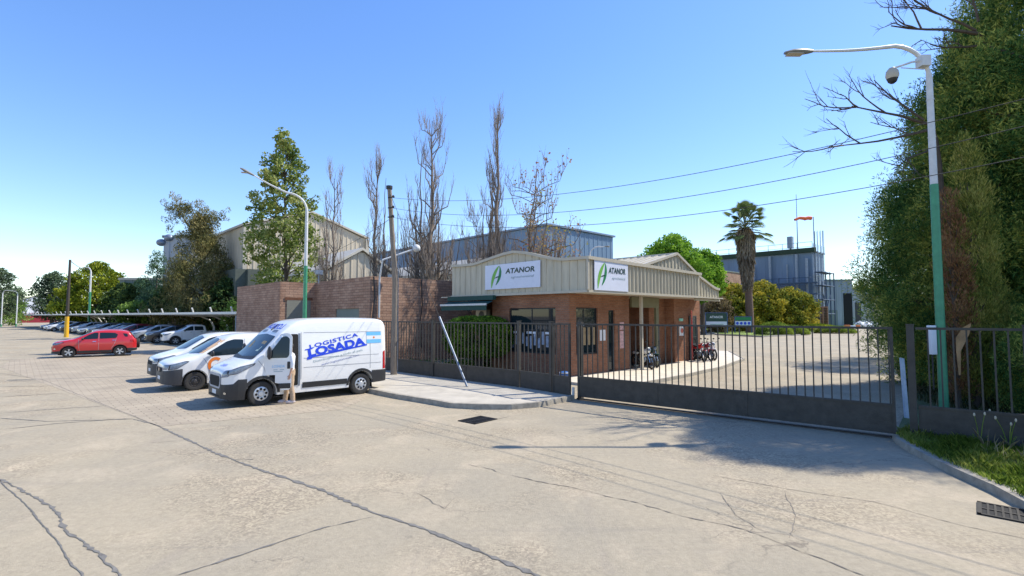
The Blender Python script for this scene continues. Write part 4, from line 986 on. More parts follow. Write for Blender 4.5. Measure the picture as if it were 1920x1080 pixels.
def vehicle(s, name, label, cat, paint, loc, rz=ANG, group=None, style='alloy', rim=None, lower=None, extra=None, shift_x=None):
    root = thing(name, label, cat, loc, rz, group); sx = s['L'] / 2 if shift_x is None else shift_x; sh = (sx, 0, 0)
    B = body_mb(s); bvh = BVHTree.FromPolygons([Vector(p) for p in B.v], [tuple(f) for f in B.f])
    body = B.build('body', paint, root, smooth=True, shift=sh)
    def dec(nm, polys, proj, mat, off=.006, step=.12, par=None, faces=None):
        m = decal(bvh, polys, proj, off, step, faces)
        if not m.f: return None
        return m.build(nm, mat, par or root, shift=sh, smooth=True)
    # dark inner wheel wells
    b = MB()
    for xc in s['axles']:
        w_ = interp(s['plan'], xc) - .06; b.box((xc - s['arch'] * .98, -w_ + s['ww'] * .95, s['wr'] * .7), (xc + s['arch'] * .98, w_ - s['ww'] * .95, s['wr'] + s['arch'] * .98))
    b.box((.3, -.6, .17), (s['L'] - .3, .6, .34)); b.build('underbody', m_black, root, shift=sh)
    low = lower or m_dark
    if 'bumper_f' in s:
        x1, zh = s['bumper_f']; body_mb(s, 0, x1, None, zh, .014, nz=5).build('front_bumper', low, root, smooth=True, shift=sh)
    if 'bumper_r' in s:
        x0, zh = s['bumper_r']; body_mb(s, x0, s['L'], None, zh, .014, nz=5).build('rear_bumper', low, root, smooth=True, shift=sh)
    if 'sill' in s:
        x0, x1, z0, z1 = s['sill']
        for pr in (near, far): dec('sill_trim', [[(x0, z0), (x1, z0), (x1, z1), (x0, z1)]], pr, low, .012, .3)
    if s.get('arch_trim'):
        wt = s['arch_trim']
        for xc in s['axles']:
            o = [(xc - (s['arch'] + wt) * math.cos(PI * k / 14), s['wr'] + (s['arch'] + wt) * math.sin(PI * k / 14)) for k in range(15)]
            i_ = [(xc - (s['arch'] + .005) * math.cos(PI * k / 14), s['wr'] + (s['arch'] + .005) * math.sin(PI * k / 14)) for k in range(15)]
            for pr in (near, far): dec('arch_trim', [[i_[k], o[k], o[k + 1], i_[k + 1]] for k in range(14)], pr, low, .014, 0)
    for wnd in s['windows']:
        for pr in (near, far): dec('side_window', [rnd(wnd, .05)], pr, m_glass, .006)
    dec('windscreen', [rnd(s['screen'], .06)], front, s.get('screen_mat', m_glass), .008, .1)
    if 'rearglass' in s: dec('rear_window', [rnd(s['rearglass'], .06)], rear_(s['L']), m_glass, .006, .1)
    for sg in (-1, 1):
        hl_ = dec('headlight', [rnd([(sg * a if False else a, c) for a, c in s['hl_side']], .03)], near if sg < 0 else far, m_dark, .010, .05)
        dec('headlight_lens', [rnd([(a * .86 + s['hl_c'][0] * .14, c * .86 + s['hl_c'][1] * .14) for a, c in s['hl_side']], .03)], near if sg < 0 else far, m_lens, .014, .05, par=hl_)
        hf = dec('headlight', [rnd([(sg * a, c) for a, c in s['hl_front']], .03)], front, m_lens, .010, .05)
        dec('tail_light', [rnd([(a, c) for a, c in s['tl_side']], .02)], near if sg < 0 else far, m_taill, .008, .1)
        dec('tail_light', [rnd([(sg * a, c) for a, c in s['tl_rear']], .02)], rear_(s['L']), m_taill, .008, .1)
    if 'grille' in s:
        g_ = dec('grille', [rnd(s['grille'], .05)], front, m_black, .020, .1)
        if 'grille_rim' in s: dec('grille_rim', [rnd(s['grille_rim'], .07)], front, M('rim_grey_blue', (.32, .38, .46), .3), .018, .1, par=g_)
    dec('front_plate', [[(-.2, s['plate']), (.2, s['plate']), (.2, s['plate'] + .12), (-.2, s['plate'] + .12)]], front, m_whitep, .024, .2)
    mx, mz = s['mirror']
    for sg in (-1, 1):
        y0 = hw(s, mx, mz); b = MB(); k = s.get('mirror_h', .09)
        b.ell((mx, sg * (y0 + .14), mz), (.06, .10, k)); b.beam((mx, sg * (y0 - .02), mz - k * .5), (mx, sg * (y0 + .08), mz - k * .5), .06, .04); b.build('side_mirror', s.get('mirror_mat', m_dark), root, smooth=True, shift=sh)
    lns = []
    for ln in s['lines']:
        for (x0, z0), (x1, z1) in zip(ln, ln[1:]):
            d = Vector((x1 - x0, z1 - z0)).normalized(); nx, nz_ = -d.y * .007, d.x * .007
            lns.append([(x0 - nx, z0 - nz_), (x1 - nx, z1 - nz_), (x1 + nx, z1 + nz_), (x0 + nx, z0 + nz_)])
    if lns:
        for l_ in lns:
            for pr in (near, far): dec('panel_gap', [l_], pr, s.get('gap_mat', m_gap), .004, .2)
    for hx, hz in s['handles']:
        for pr in (near, far): dec('door_handle', [rnd([(hx, hz), (hx + .17, hz), (hx + .17, hz + .035), (hx, hz + .035)], .01)], pr, s.get('handle_mat', m_dark), .022, .1)
    add_wheels(root, s, style, rim or m_rim, sh)
    if extra: extra(root, dec, sh, bvh)
    return root

WXP = [(0, 0), (.95, .95), (2.45, 2.08), (4.4, 4.07), (5.41, 4.99)]
WX = lambda x: interp(WXP, x)
VAN = spec(L=5.41, axles=(.95, 4.40), wr=.345, ww=.23, arch=.43, fil=.10, crown=.05,
    T=smooth_pts([(0, .95), (.03, 1.02), (.25, 1.15), (.62, 1.29), (.80, 1.38), (1.62, 2.05), (1.74, 2.13), (2.15, 2.36), (2.6, 2.46), (3.4, 2.49), (5.1, 2.48), (5.3, 2.44), (5.41, 2.30)], 1),
    plan=smooth_pts([(0, .62), (.03, .76), (.15, .90), (.40, .98), (.8, 1.01), (1.4, 1.025), (5.1, 1.025), (5.32, 1.01), (5.41, .96)], 1),
    g=[(.2, .96), (.45, .99), (.8, 1.0), (1.3, 1.0), (1.5, .985), (2.0, .94), (2.3, .915), (2.5, .90)],
    zb=[(0, .26), (.2, .22), (.5, .22), (1.4, .27), (4.0, .27), (4.9, .36), (5.41, .38)],
    bumper_f=(.56, lambda x: .66 + .10 * x if x < .3 else .80), bumper_r=(4.82, .78), sill=(2.55, 3.93, .46, .64), arch_trim=.09,
    windows=[[(1.12, 1.42), (1.20, 1.36), (1.36, 1.31), (2.12, 1.31), (2.12, 2.0), (1.86, 2.02), (1.74, 1.98)]],
    screen=[(-.86, 1.42), (0, 1.37), (.86, 1.42), (.80, 1.98), (0, 2.04), (-.80, 1.98)],
    hl_side=[(.06, .92), (.30, .95), (.74, 1.18), (.78, 1.24), (.40, 1.16), (.10, 1.04)], hl_c=(.40, 1.06), hl_front=[(.60, .84), (.86, .88), (.93, 1.08), (.72, 1.05)],
    tl_side=[(5.27, .80), (5.38, .80), (5.37, 1.42), (5.27, 1.38)], tl_rear=[(.86, .80), (.97, .80), (.93, 1.42), (.86, 1.42)],
    grille=[(-.44, .58), (.44, .58), (.52, .78), (.47, .88), (-.47, .88), (-.52, .78)], grille_rim=[(-.50, .53), (.50, .53), (.60, .78), (.53, .94), (-.53, .94), (-.60, .78)],
    plate=.36, mirror=(1.28, 1.50), mirror_h=.20, handles=[], 
    lines=[[(.80, 1.36), (1.02, 1.10), (1.12, .78), (1.2, .6)], [(2.45, 2.10), (2.45, .66)], [(2.52, 2.08), (5.2, 2.06)], [(2.52, 1.02), (5.2, 1.02)], [(4.75, 2.0), (4.75, .85)], [(2.52, 1.30), (5.1, 1.30)]], rearglass=None)
del VAN['rearglass']
for k_ in ('T', 'plan', 'zb'): VAN[k_] = [(WX(x), z) for x, z in VAN[k_]]
VAN['L'] = WX(5.41); VAN['axles'] = (.95, 4.07); VAN['bumper_r'] = (WX(4.82), .78); VAN['sill'] = (2.12, 3.57, .40, .57)
for k_ in ('tl_side', 'hl_side'): VAN[k_] = [(WX(x), z) for x, z in VAN[k_]]
VAN['windows'] = [[(WX(x), z) for x, z in w_] for w_ in VAN['windows']]; VAN['lines'] = [[(WX(x), z) for x, z in w_] for w_ in VAN['lines']]; VAN['mirror'] = (1.10, 1.52)
near2 = lambda a, c: ((WX(a), -4, c), (0, 1, 0))
def letters(root, dec, txt, size, cx, cz, ang, mat, nm, proj=near, off=.0, sx=1., shear=0., space=1., step=0, flip=1, arch=0., taper=0.):
    vs, fs = text_polys(txt, size, off, shear, sx, space); ca, sa = math.cos(ang), math.sin(ang)
    w_ = max(abs(v[0]) for v in vs)
    q = []
    for x, y in vs:
        y2 = y * (1 + taper * x / w_) + arch * (x / w_) ** 2
        q.append((cx + flip * (x * ca - y2 * sa), cz + x * sa + y2 * ca))
    return dec(nm, q, proj, mat, .007, step, None, fs)
def van_extra(root, dec, sh, bvh):
    def side_text(txt, xa, xb, za, zb_, cap, nm, mat, off=0., space=1., o_=.008, proj=near, extra_=()):
        """text from (xa, za) to (xb, zb_), centre line heights, on the near side"""
        L_ = math.hypot(xb - xa, zb_ - za); a = math.atan2(zb_ - za, xb - xa); ca, sa = math.cos(a), math.sin(a); cx, cz = (xa + xb) / 2, (za + zb_) / 2
        vs, fs = fit_text(txt, L_, cap, off, 0, space); dec(nm, [(cx + x * ca - y * sa, cz + x * sa + y * ca) for x, y in vs], proj, mat, o_, 0, None, fs)
        if extra_: dec(nm + '_bar', [[(cx + x * ca - y * sa, cz + x * sa + y * ca) for x, y in ((p_[0], p_[2]), (p_[1], p_[2]), (p_[1], p_[3]), (p_[0], p_[3]))] for p_ in extra_], proj, mat, o_ + .001, 0)
    side_text('LOGISTICA', 2.33, 3.95, 1.64, 1.98, .125, 'lettering', m_logo_blue, .024, 1.1)
    w2 = 1.0
    side_text('LOSADA', 2.28, 4.20, 1.45, 1.765, .262, 'lettering', m_logo_blue, .05, 1.04, .009, near, ((-w2 - .05, -w2 + .20, .10, .13), (-w2 - .02, w2 + .02, -.165, -.118), (-.22, .12, -.135, -.10), (.36, .50, .10, .13), (-w2 - .03, -w2 + .12, -.20, -.15)))
    side_text('Distribuciones a todo el pais', 2.45, 4.10, 1.17, 1.46, .085, 'small_lettering', m_lettergrey)
    side_text('www.logisticalosada.com', 2.70, 3.98, 1.06, 1.30, .075, 'small_lettering', M('letter_slate', (.10, .14, .38), .5))
    for k, m_ in enumerate((m_skyblue, m_whitep, m_skyblue)):
        dec('flag_stripe', [[(4.26, 1.93 - k * .125), (4.80, 1.93 - k * .125), (4.80, 2.055 - k * .125), (4.26, 2.055 - k * .125)]], near, m_, .008, .3)
    dec('flag_sun', [[(4.53 + .035 * math.cos(k * .7), 1.868 + .035 * math.sin(k * .7)) for k in range(9)]], near, m_orange, .011, 0)
    vs, fs = fit_text('LOSADA', 1.25, .15, .01, .25); dec('lettering', [(x, 2.27 + y) for x, y in vs], front, m_logo_blue, .008, 0, None, fs)
    vs, fs = fit_text('LOSADA', .42, .055, .0, .1); dec('lettering', [(-x - .15, 1.16 + y) for x, y in vs], front, m_logo_blue, .008, 0, None, fs)
    dec('visor_vent', [rnd([(s_ * .25, 2.10), (s_ * .62, 2.09), (s_ * .60, 2.16), (s_ * .25, 2.17)], .02) for s_ in (1,)], front, m_galv, .006, .2)
    dec('visor_vent', [rnd([(-.25, 2.10), (-.62, 2.09), (-.60, 2.16), (-.25, 2.17)], .02)], front, m_galv, .006, .2)
    b = MB(); b.tube([(1.74, 0, 2.33), (1.50, -.06, 2.16)], .016, 6); b.build('antenna', m_dark, root, shift=sh)
    dec('wiper_cowl', [rnd([(-.88, 1.34), (.88, 1.34), (.88, 1.43), (0, 1.385), (-.88, 1.43)], .02)], front, m_dark, .012, .1)
    dec('painted_seat_glimpse', [rnd([(.30, 1.62), (.52, 1.60), (.50, 1.84), (.34, 1.80)], .04)], front, M('glimpse_tan', (.36, .27, .15), .7), .010, .1)  # tan and pale shapes painted on the opaque glass for cab glimpses and reflections
    dec('painted_glimpse', [rnd([(-.62, 1.74), (-.30, 1.76), (-.30, 1.84), (-.60, 1.83)], .02)], front, MATS['glimpse_tan'], .010, .1)
    dec('painted_glimpse', [[(-.60, 1.55), (-.54, 1.55), (-.54, 1.68), (-.60, 1.68)], [(-.54, 1.55), (-.42, 1.55), (-.42, 1.59), (-.54, 1.59)]], front, M('glimpse_pale_green', (.40, .52, .46), .6), .010, .1)  # also flat colour on the glass, read as a reflection
    dec('fog_light', [[(.78 + .035 * math.cos(k * .7), .42 + .035 * math.sin(k * .7)) for k in range(9)]], lambda a, c: ((-3, -a, c), (1, 0, 0)), m_chrome, .024, 0)
    dec('lower_grille', [rnd([(-.5, .30), (.5, .30), (.5, .34), (-.5, .34)], .01)], front, m_black, .022, .2)
    # doorway shade painted as a dark patch on the body, and the swung door
    dec('doorway_shade', [rnd([(1.10, .50), (1.98, .50), (1.98, 2.04), (1.5, 2.05), (1.3, 1.8)], .04)], near, m_black, .010, .1)
    dec('door_seal', [[(1.985, .48), (2.05, .48), (2.05, 2.06), (1.985, 2.06)]], near, m_galv, .013, .2)
    hx = 1.05; th = R(26); hy = -hw(VAN, hx, 1.0) - .014
    door = rnd([(1.00, .66), (1.12, .42), (1.68, .42), (1.74, .50), (1.74, 1.98), (1.66, 2.08), (1.52, 2.08), (1.40, 2.0), (1.00, 1.50)], .05)
    def swing(m):
        c_, s_ = math.cos(th), math.sin(th); out = []
        for x, y, z in m.v:
            dx, dy = x - hx, y - hy; out.append((hx + dx * c_ + dy * s_, hy - dx * s_ + dy * c_, z))
        m.v = out; return m
    outer = decal(bvh, [door], near, .012, .15); inner_v = [(x, y + .075, z) for x, y, z in outer.v]; n = len(outer.v)
    ed = {}
    for f in outer.f:
        for i in range(len(f)): ed[(f[i], f[(i + 1) % len(f)])] = 1
    rimf = [(a, c_, c_ + n, a + n) for (a, c_) in ed if (c_, a) not in ed]
    dm = MB(); dm.add(outer.v + inner_v, outer.f + [tuple(i + n for i in reversed(f)) for f in outer.f] + rimf)
    dd = swing(dm).build('front_door', m_white, root, shift=sh, smooth=True)
    gl = [(1.10, 1.44), (1.14, 1.36), (1.62, 1.36), (1.67, 1.44), (1.67, 1.92), (1.60, 1.99), (1.50, 1.99), (1.44, 1.94)]
    swing(decal(bvh, [rnd(gl, .04)], near, .018, .15)).build('door_window', m_glass, dd, shift=sh, smooth=True)
    swing(decal(bvh, [rnd(gl, .04)], near, -.070, .15)).build('door_window', m_glass, dd, shift=sh, smooth=True)
    swing(decal(bvh, [[(1.24, .47), (1.72, .47), (1.72, .62), (1.20, .62)]], near, .020, .2)).build('door_trim', m_dark, dd, shift=sh)
    swing(decal(bvh, [rnd([(1.62, 1.04), (1.70, 1.04), (1.70, 1.25), (1.62, 1.25)], .02)], near, .022, .2)).build('door_handle', m_dark, dd, shift=sh)
    vs, fs = fit_text('LOSADA', .34, .075, .0, .2); swing(decal(bvh, [(1.38 + x, 1.12 + y) for x, y in vs], near, .019, 0, fs)).build('door_lettering', m_skyblue, dd, shift=sh)
    for x0_, x1_, z0_ in ((1.25, 1.36, 1.01), (1.42, 1.54, 1.01), (1.26, 1.50, .96)): swing(decal(bvh, [[(x0_, z0_), (x1_, z0_), (x1_, z0_ + .015), (x0_, z0_ + .015)]], near, .019, .3)).build('door_lettering', m_lettergrey, dd, shift=sh)
# place the van by its front axle
def place(px_, py_, s, dx=0):
    """ground contact of the near front wheel in the picture -> location of the thing (mid length, centre line)"""
    g_ = G(px_, py_); return g_ + U1 * (s['L'] / 2 - s['axles'][0]) + U2 * (interp(s['plan'], s['axles'][0]) - s['ww'] / 2)
van = vehicle(VAN, 'delivery_van', 'white high roofed delivery van with blue side lettering and open driver door', 'van', m_white, place(487, 760, VAN), style='cover', rim=m_chrome and M('cover_silver', (.55, .57, .60), .35, metal=.5), extra=van_extra)

VITO = spec(L=4.75, axles=(.88, 3.98), wr=.32, ww=.2, arch=.39, fil=.13, crown=.05,
    T=smooth_pts([(0, .86), (.04, .94), (.3, 1.04), (.85, 1.18), (1.02, 1.25), (1.85, 1.76), (2.15, 1.86), (2.7, 1.91), (4.3, 1.88), (4.62, 1.80), (4.75, 1.55)], 1),
    plan=smooth_pts([(0, .55), (.04, .70), (.18, .84), (.45, .91), (.9, .945), (4.3, .945), (4.6, .92), (4.75, .86)], 1),
    g=[(.2, .95), (.5, .99), (.9, 1.0), (1.2, .99), (1.35, .965), (1.8, .86), (1.95, .82)],
    zb=[(0, .26), (.3, .22), (4.2, .24), (4.75, .34)], bumper_f=(.50, lambda x: .72 + .12 * x), bumper_r=(4.2, .70), arch_trim=.02,
    windows=[[(1.20, 1.26), (1.42, 1.17), (2.40, 1.20), (2.42, 1.72), (2.1, 1.74), (1.86, 1.67)]],
    screen=[(-.76, 1.28), (0, 1.24), (.76, 1.28), (.66, 1.70), (0, 1.77), (-.66, 1.70)],
    hl_side=[(.10, .74), (.34, .78), (.70, 1.02), (.60, 1.04), (.14, .92)], hl_c=(.36, .90), hl_front=[(.46, .74), (.74, .76), (.80, .93), (.52, .90)],
    tl_side=[(4.58, .95), (4.70, .95), (4.66, 1.55), (4.56, 1.55)], tl_rear=[(.76, .95), (.86, .95), (.80, 1.5), (.74, 1.5)],
    grille=[(-.40, .66), (.40, .66), (.44, .82), (-.44, .82)], plate=.40, mirror=(1.36, 1.26), mirror_h=.11, handles=[(2.2, 1.02), (2.6, 1.02)], rearglass=[(-.6, 1.2), (.6, 1.2), (.55, 1.65), (-.55, 1.65)],
    lines=[[(1.05, 1.22), (1.25, .9), (1.3, .5)], [(2.46, 1.74), (2.46, .4)], [(3.45, 1.74), (3.45, .5)]])
def vito_extra(root, dec, sh, bvh):
    ring = []
    for k in range(20):
        a0, a1 = PI * 1.75 * k / 20 + .9, PI * 1.75 * (k + 1) / 20 + .9
        c_ = (1.50, .86); ring.append([(c_[0] + .15 * math.cos(a0), c_[1] + .17 * math.sin(a0)), (c_[0] + .25 * math.cos(a0), c_[1] + .27 * math.sin(a0)), (c_[0] + .25 * math.cos(a1), c_[1] + .27 * math.sin(a1)), (c_[0] + .15 * math.cos(a1), c_[1] + .17 * math.sin(a1))])
    dec('orange_logo', ring, near, m_orange, .010, 0)
    dec('orange_logo', [[(1.1, .5), (1.2, .5), (1.46, .84), (1.36, .84)]], near, m_orange, .008, 0)
    dec('pillar_stripe', [[(1.02, 1.27), (1.09, 1.27), (1.84, 1.72), (1.80, 1.76)]], near, M('pale_orange', (.72, .46, .24), .4), .009, .1)
    dec('badge', [[(.07 * math.cos(k * .63), .74 + .07 * math.sin(k * .63)) for k in range(10)]], front, m_chrome, .03, 0)
v2 = vehicle(VITO, 'cargo_van', 'white panel van with grey bumper and orange ring logo, next to the high roofed van', 'van', m_white, place(364, 732, VITO), style='steel', rim=m_steel, lower=m_bumper, extra=vito_extra, group=None)
CADDY = dict(VITO); CADDY = {**VITO, 'L': 4.5, 'axles': (.86, 3.7)}
CADDY['T'] = [(x * 4.5 / 4.75, z * .97) for x, z in VITO['T']]; CADDY['plan'] = [(x * 4.5 / 4.75, z) for x, z in VITO['plan']]; CADDY['bumper_r'] = (4.0, .7)
CADDY['tl_side'] = [(x - .25, z) for x, z in VITO['tl_side']]
v3 = vehicle(CADDY, 'cargo_van', 'plain white small van with grey bumper, the far one of the three vans', 'van', m_white, place(364, 732, VITO) + U2 * 3.35 + U1 * .12, style='steel', rim=m_steel, lower=m_bumper)

SUV = spec(L=4.20, axles=(.82, 3.34), wr=.335, ww=.205, arch=.395, fil=.15, crown=.05,
    T=smooth_pts([(0, .80), (.04, .90), (.25, .99), (.95, 1.12), (1.12, 1.17), (1.95, 1.58), (2.4, 1.66), (3.1, 1.66), (3.72, 1.58), (3.90, 1.40), (4.08, 1.12), (4.18, 1.0), (4.20, .9)], 1),
    plan=smooth_pts([(0, .52), (.04, .66), (.2, .79), (.5, .855), (1.0, .88), (3.4, .88), (3.95, .84), (4.15, .76), (4.20, .66)], 1),
    g=[(.2, .94), (.5, .99), (.8, 1.0), (1.02, .985), (1.12, .95), (1.6, .80), (1.7, .77)],
    zb=[(0, .30), (.3, .24), (3.6, .26), (4.2, .36)], bumper_f=(.46, lambda x: .40 + .1 * x), bumper_r=(3.74, .52), sill=(1.22, 2.94, .26, .42), arch_trim=.03,
    windows=[[(1.36, 1.12), (2.22, 1.14), (2.22, 1.53), (2.05, 1.53), (1.76, 1.40)], [(2.30, 1.14), (3.14, 1.17), (3.22, 1.40), (3.05, 1.50), (2.30, 1.53)], [(3.58, 1.24), (3.74, 1.24), (3.70, 1.44), (3.46, 1.46)]],
    screen=[(-.72, 1.20), (0, 1.17), (.72, 1.20), (.60, 1.52), (0, 1.57), (-.60, 1.52)],
    hl_side=[(.06, .78), (.25, .80), (.62, .98), (.5, .98), (.12, .90)], hl_c=(.3, .88), hl_front=[(.40, .80), (.66, .82), (.72, .92), (.46, .90)],
    tl_side=[(3.86, .92), (4.06, .90), (4.0, 1.04), (3.84, 1.06)], tl_rear=[(.55, .9), (.74, .9), (.70, 1.05), (.55, 1.05)],
    grille=[(-.42, .44), (.42, .44), (.5, .70), (-.5, .70)], plate=.52, mirror=(1.48, 1.16), mirror_h=.085, handles=[(1.96, .96), (2.94, 1.02)], handle_mat=m_chrome, rearglass=[(-.5, 1.15), (.5, 1.15), (.46, 1.5), (-.46, 1.5)],
    lines=[[(1.28, 1.12), (1.30, .6), (1.36, .4)], [(2.26, 1.52), (2.26, .44)], [(3.16, 1.2), (3.05, .8), (2.9, .5)]])
def eco_extra(root, dec, sh, bvh):
    b = MB(); b.lathe([(0, 4.37), (.26, 4.37), (.31, 4.33), (.31, 4.19), (.26, 4.16)], (0, 0, .78), 24, 'x'); b.build('spare_wheel', m_tyre, root, shift=sh, smooth=True)
    for y in (-.56, .56): b = MB(); b.tube([(2.1, y, 1.66), (2.2, y, 1.72), (3.3, y, 1.70), (3.45, y, 1.63)], .016, 6); b.build('roof_rail', m_chrome, root, shift=sh)
    dec('fog_light', [[(.16 + .05 * math.cos(k * .7), .56 + .05 * math.sin(k * .7)) for k in range(9)]], near, m_chrome, .012, 0)
ra = G(128, 671); rb = G(225, 667.5); rd = (rb - ra).normalized(); rang = math.atan2(rd.y, rd.x); pn = Vector((-rd.y, rd.x, 0))
vehicle(SUV, 'compact_suv', 'red compact crossover car parked side on in the car park, spare wheel on its tail', 'car', m_red, ra + rd * (2.1 - .82) + pn * .78, rz=rang, extra=eco_extra)

HATCH = {**SUV, 'L': 4.0, 'axles': (.78, 3.22), 'wr': .30, 'arch': .355, 'zb': [(0, .24), (.3, .19), (3.6, .2), (4.0, .28)],
    'T': smooth_pts([(0, .68), (.04, .76), (.25, .83), (.95, .94), (1.10, .98), (1.95, 1.38), (2.4, 1.46), (3.0, 1.45), (3.5, 1.34), (3.8, 1.05), (4.0, .95), (4.0, .8)], 1),
    'windows': [[(1.36, .95), (2.2, .96), (2.2, 1.34), (2.05, 1.34), (1.76, 1.22)], [(2.28, .96), (3.14, .98), (3.2, 1.15), (3.0, 1.28), (2.28, 1.34)]],
    'screen': [(-.70, 1.0), (0, .98), (.70, 1.0), (.58, 1.33), (0, 1.38), (-.58, 1.33)], 'hl_side': [(.06, .60), (.25, .62), (.62, .80), (.5, .80), (.12, .72)], 'hl_c': (.3, .7), 'hl_front': [(.40, .62), (.66, .64), (.70, .74), (.46, .72)],
    'tl_side': [(3.78, .8), (3.92, .8), (3.86, .98), (3.74, .98)], 'tl_rear': [(.55, .76), (.74, .76), (.70, .92), (.55, .92)], 'grille': [(-.4, .34), (.4, .34), (.45, .56), (-.45, .56)], 'plate': .42,
    'mirror': (1.46, .98), 'handles': [(1.96, .82), (2.94, .84)], 'rearglass': [(-.5, 1.0), (.5, 1.0), (.46, 1.32), (-.46, 1.32)], 'g': [(.15, .94), (.4, .99), (.7, 1.0), (.88, .985), (.98, .95), (1.4, .80), (1.5, .77)],
    'lines': [[(1.28, .95), (1.30, .45)], [(2.24, 1.34), (2.24, .34)]], 'sill': (1.2, 2.8, .2, .27)}
PICK = {**SUV, 'L': 5.1, 'axles': (.90, 4.0), 'wr': .37, 'arch': .44, 'zb': [(0, .36), (.3, .34), (5.1, .40)],
    'T': smooth_pts([(0, .95), (.04, 1.02), (.3, 1.10), (1.1, 1.22), (1.25, 1.27), (1.95, 1.68), (2.2, 1.76), (3.0, 1.76), (3.22, 1.70)], 1) + [(3.34, 1.20), (3.36, 1.16), (5.0, 1.16), (5.1, 1.12)],
    'plan': smooth_pts([(0, .58), (.04, .72), (.2, .84), (.5, .90), (1.0, .92), (4.8, .92), (5.1, .88)], 1),
    'windows': [[(1.46, 1.24), (2.28, 1.26), (2.28, 1.64), (2.1, 1.64), (1.86, 1.54)], [(2.36, 1.26), (3.1, 1.28), (3.06, 1.62), (2.36, 1.64)]],
    'screen': [(-.74, 1.30), (0, 1.28), (.74, 1.30), (.64, 1.62), (0, 1.67), (-.64, 1.62)], 'hl_side': [(.06, .84), (.25, .86), (.6, 1.06), (.5, 1.06), (.12, .98)], 'hl_c': (.3, .95), 'hl_front': [(.46, .84), (.72, .86), (.76, 1.0), (.50, .98)],
    'tl_side': [(5.0, .8), (5.08, .8), (5.08, 1.1), (5.0, 1.1)], 'tl_rear': [(.8, .8), (.88, .8), (.88, 1.08), (.8, 1.08)], 'grille': [(-.42, .7), (.42, .7), (.46, .95), (-.46, .95)], 'plate': .5, 'g': [(.3, .95), (.5, .99), (.9, 1.0), (1.18, .985), (1.28, .95), (1.7, .84), (1.8, .82)],
    'mirror': (1.58, 1.27), 'handles': [(2.0, 1.1), (2.85, 1.1)], 'rearglass': None, 'lines': [[(1.36, 1.2), (1.40, .5)], [(2.32, 1.62), (2.32, .5)], [(3.36, 1.16), (3.36, .5)]], 'sill': (1.4, 3.5, .36, .44), 'bumper_r': (4.75, .62)}
del PICK['rearglass']
# ---- the car park rows under the carport
PC = [('paint_silver', (.36, .37, .38)), ('paint_black', (.012, .012, .015)), ('paint_white', (.72, .72, .71)), ('paint_grey', (.12, .125, .13)), ('paint_blue_grey', (.10, .15, .21)), ('paint_crimson', (.22, .02, .03))]
PM = {n: M(n, c, .28, var=.03, coat=.7) for n, c in PC}
proto = {}
def proto_car(kind, s, paint, **k):
    p = vehicle(s, k.pop('name'), k.pop('label'), k.pop('cat'), paint, k.pop('loc'), group='cars parked in a row under the carport', **k); return p
ROW0 = G(268, 641)            # front wheel of the silver car
UR = Vector((-.755, .656, 0)).normalized(); RANG = math.atan2(UR.y, UR.x) - PI / 2
URX = Vector((math.cos(RANG), math.sin(RANG), 0))
def rowpos(n, s, fwd=0): return ROW0 + UR * (2.72 * n) + U1 * (s['L'] / 2 - s['axles'][0] + fwd) + U2 * .8
SUVR = {**SUV, 'bumper_r': (3.74, .52)}
s0 = vehicle(SUV, 'parked_car', 'silver crossover with its side showing behind the red car tail, in the carport row', 'car', PM['paint_silver'], rowpos(0, SUV), group='cars parked in a row under the carport')
h0 = vehicle(HATCH, 'parked_car', 'dark hatchback nearest behind the silver crossover in the carport row', 'car', PM['paint_grey'], rowpos(1, HATCH, .3), group='cars parked in a row under the carport')
k0 = vehicle(PICK, 'pickup_truck', 'pale pickup truck parked at the near end of the carport beside the brick building', 'pickup', PM['paint_white'], rowpos(-3.1, PICK, .4), group='cars parked in a row under the carport', style='alloy')
def paint_sub(src, dst): return {src: PM[dst]}
dup(s0, rowpos(-1.7, SUV, .0), ANG, 'black crossover between the silver crossover and the pale pickup in the carport row', {'paint_silver': PM['paint_black']})
seq = [('h', 'paint_blue_grey', 2, 'blue grey hatchback, second past the silver crossover in the carport row'), ('s', 'paint_crimson', 3, 'dark crimson crossover roof showing above the red car in the carport row'),
       ('h', 'paint_black', 4, 'black hatchback right past the crimson crossover in the carport row'), ('h', 'paint_silver', 5, 'silver hatchback seen above the windscreen of the red car'),
       ('s', 'paint_blue_grey', 6, 'blue grey crossover seen above the bonnet of the red car'), ('h', 'paint_silver', 7.2, 'silver hatchback just right of the yellow pole foot'),
       ('s', 'paint_grey', 8.4, 'dark grey crossover right behind the yellow pole foot'), ('h', 'paint_silver', 9.7, 'silver hatchback just left of the yellow pole foot'),
       ('h', 'paint_blue_grey', 11, 'blue grey hatchback, second left of the yellow pole foot'), ('s', 'paint_silver', 12.4, 'silver crossover, third left of the yellow pole foot'),
       ('h', 'paint_grey', 13.8, 'dark grey hatchback, fourth left of the yellow pole foot'), ('s', 'paint_black', 15.4, 'black crossover at the right of the gap in the far carport row'),
       ('s', 'paint_white', 19.0, 'white crossover alone near the far end of the carport row'), ('h', 'paint_white', 21.0, 'white hatchback, farthest but one in the carport row'),
       ('h', 'paint_blue_grey', 23.5, 'blue grey hatchback at the far left end of the carport row')]
for kd, pt, n, lab in seq:
    src = s0 if kd == 's' else h0; sp_ = SUV if kd == 's' else HATCH; base = 'paint_silver' if kd == 's' else 'paint_grey'
    dup(src, rowpos(n, sp_, rng.uniform(-.2, .4)), RANG + R(rng.uniform(-2, 2)), lab, {base: PM[pt]})
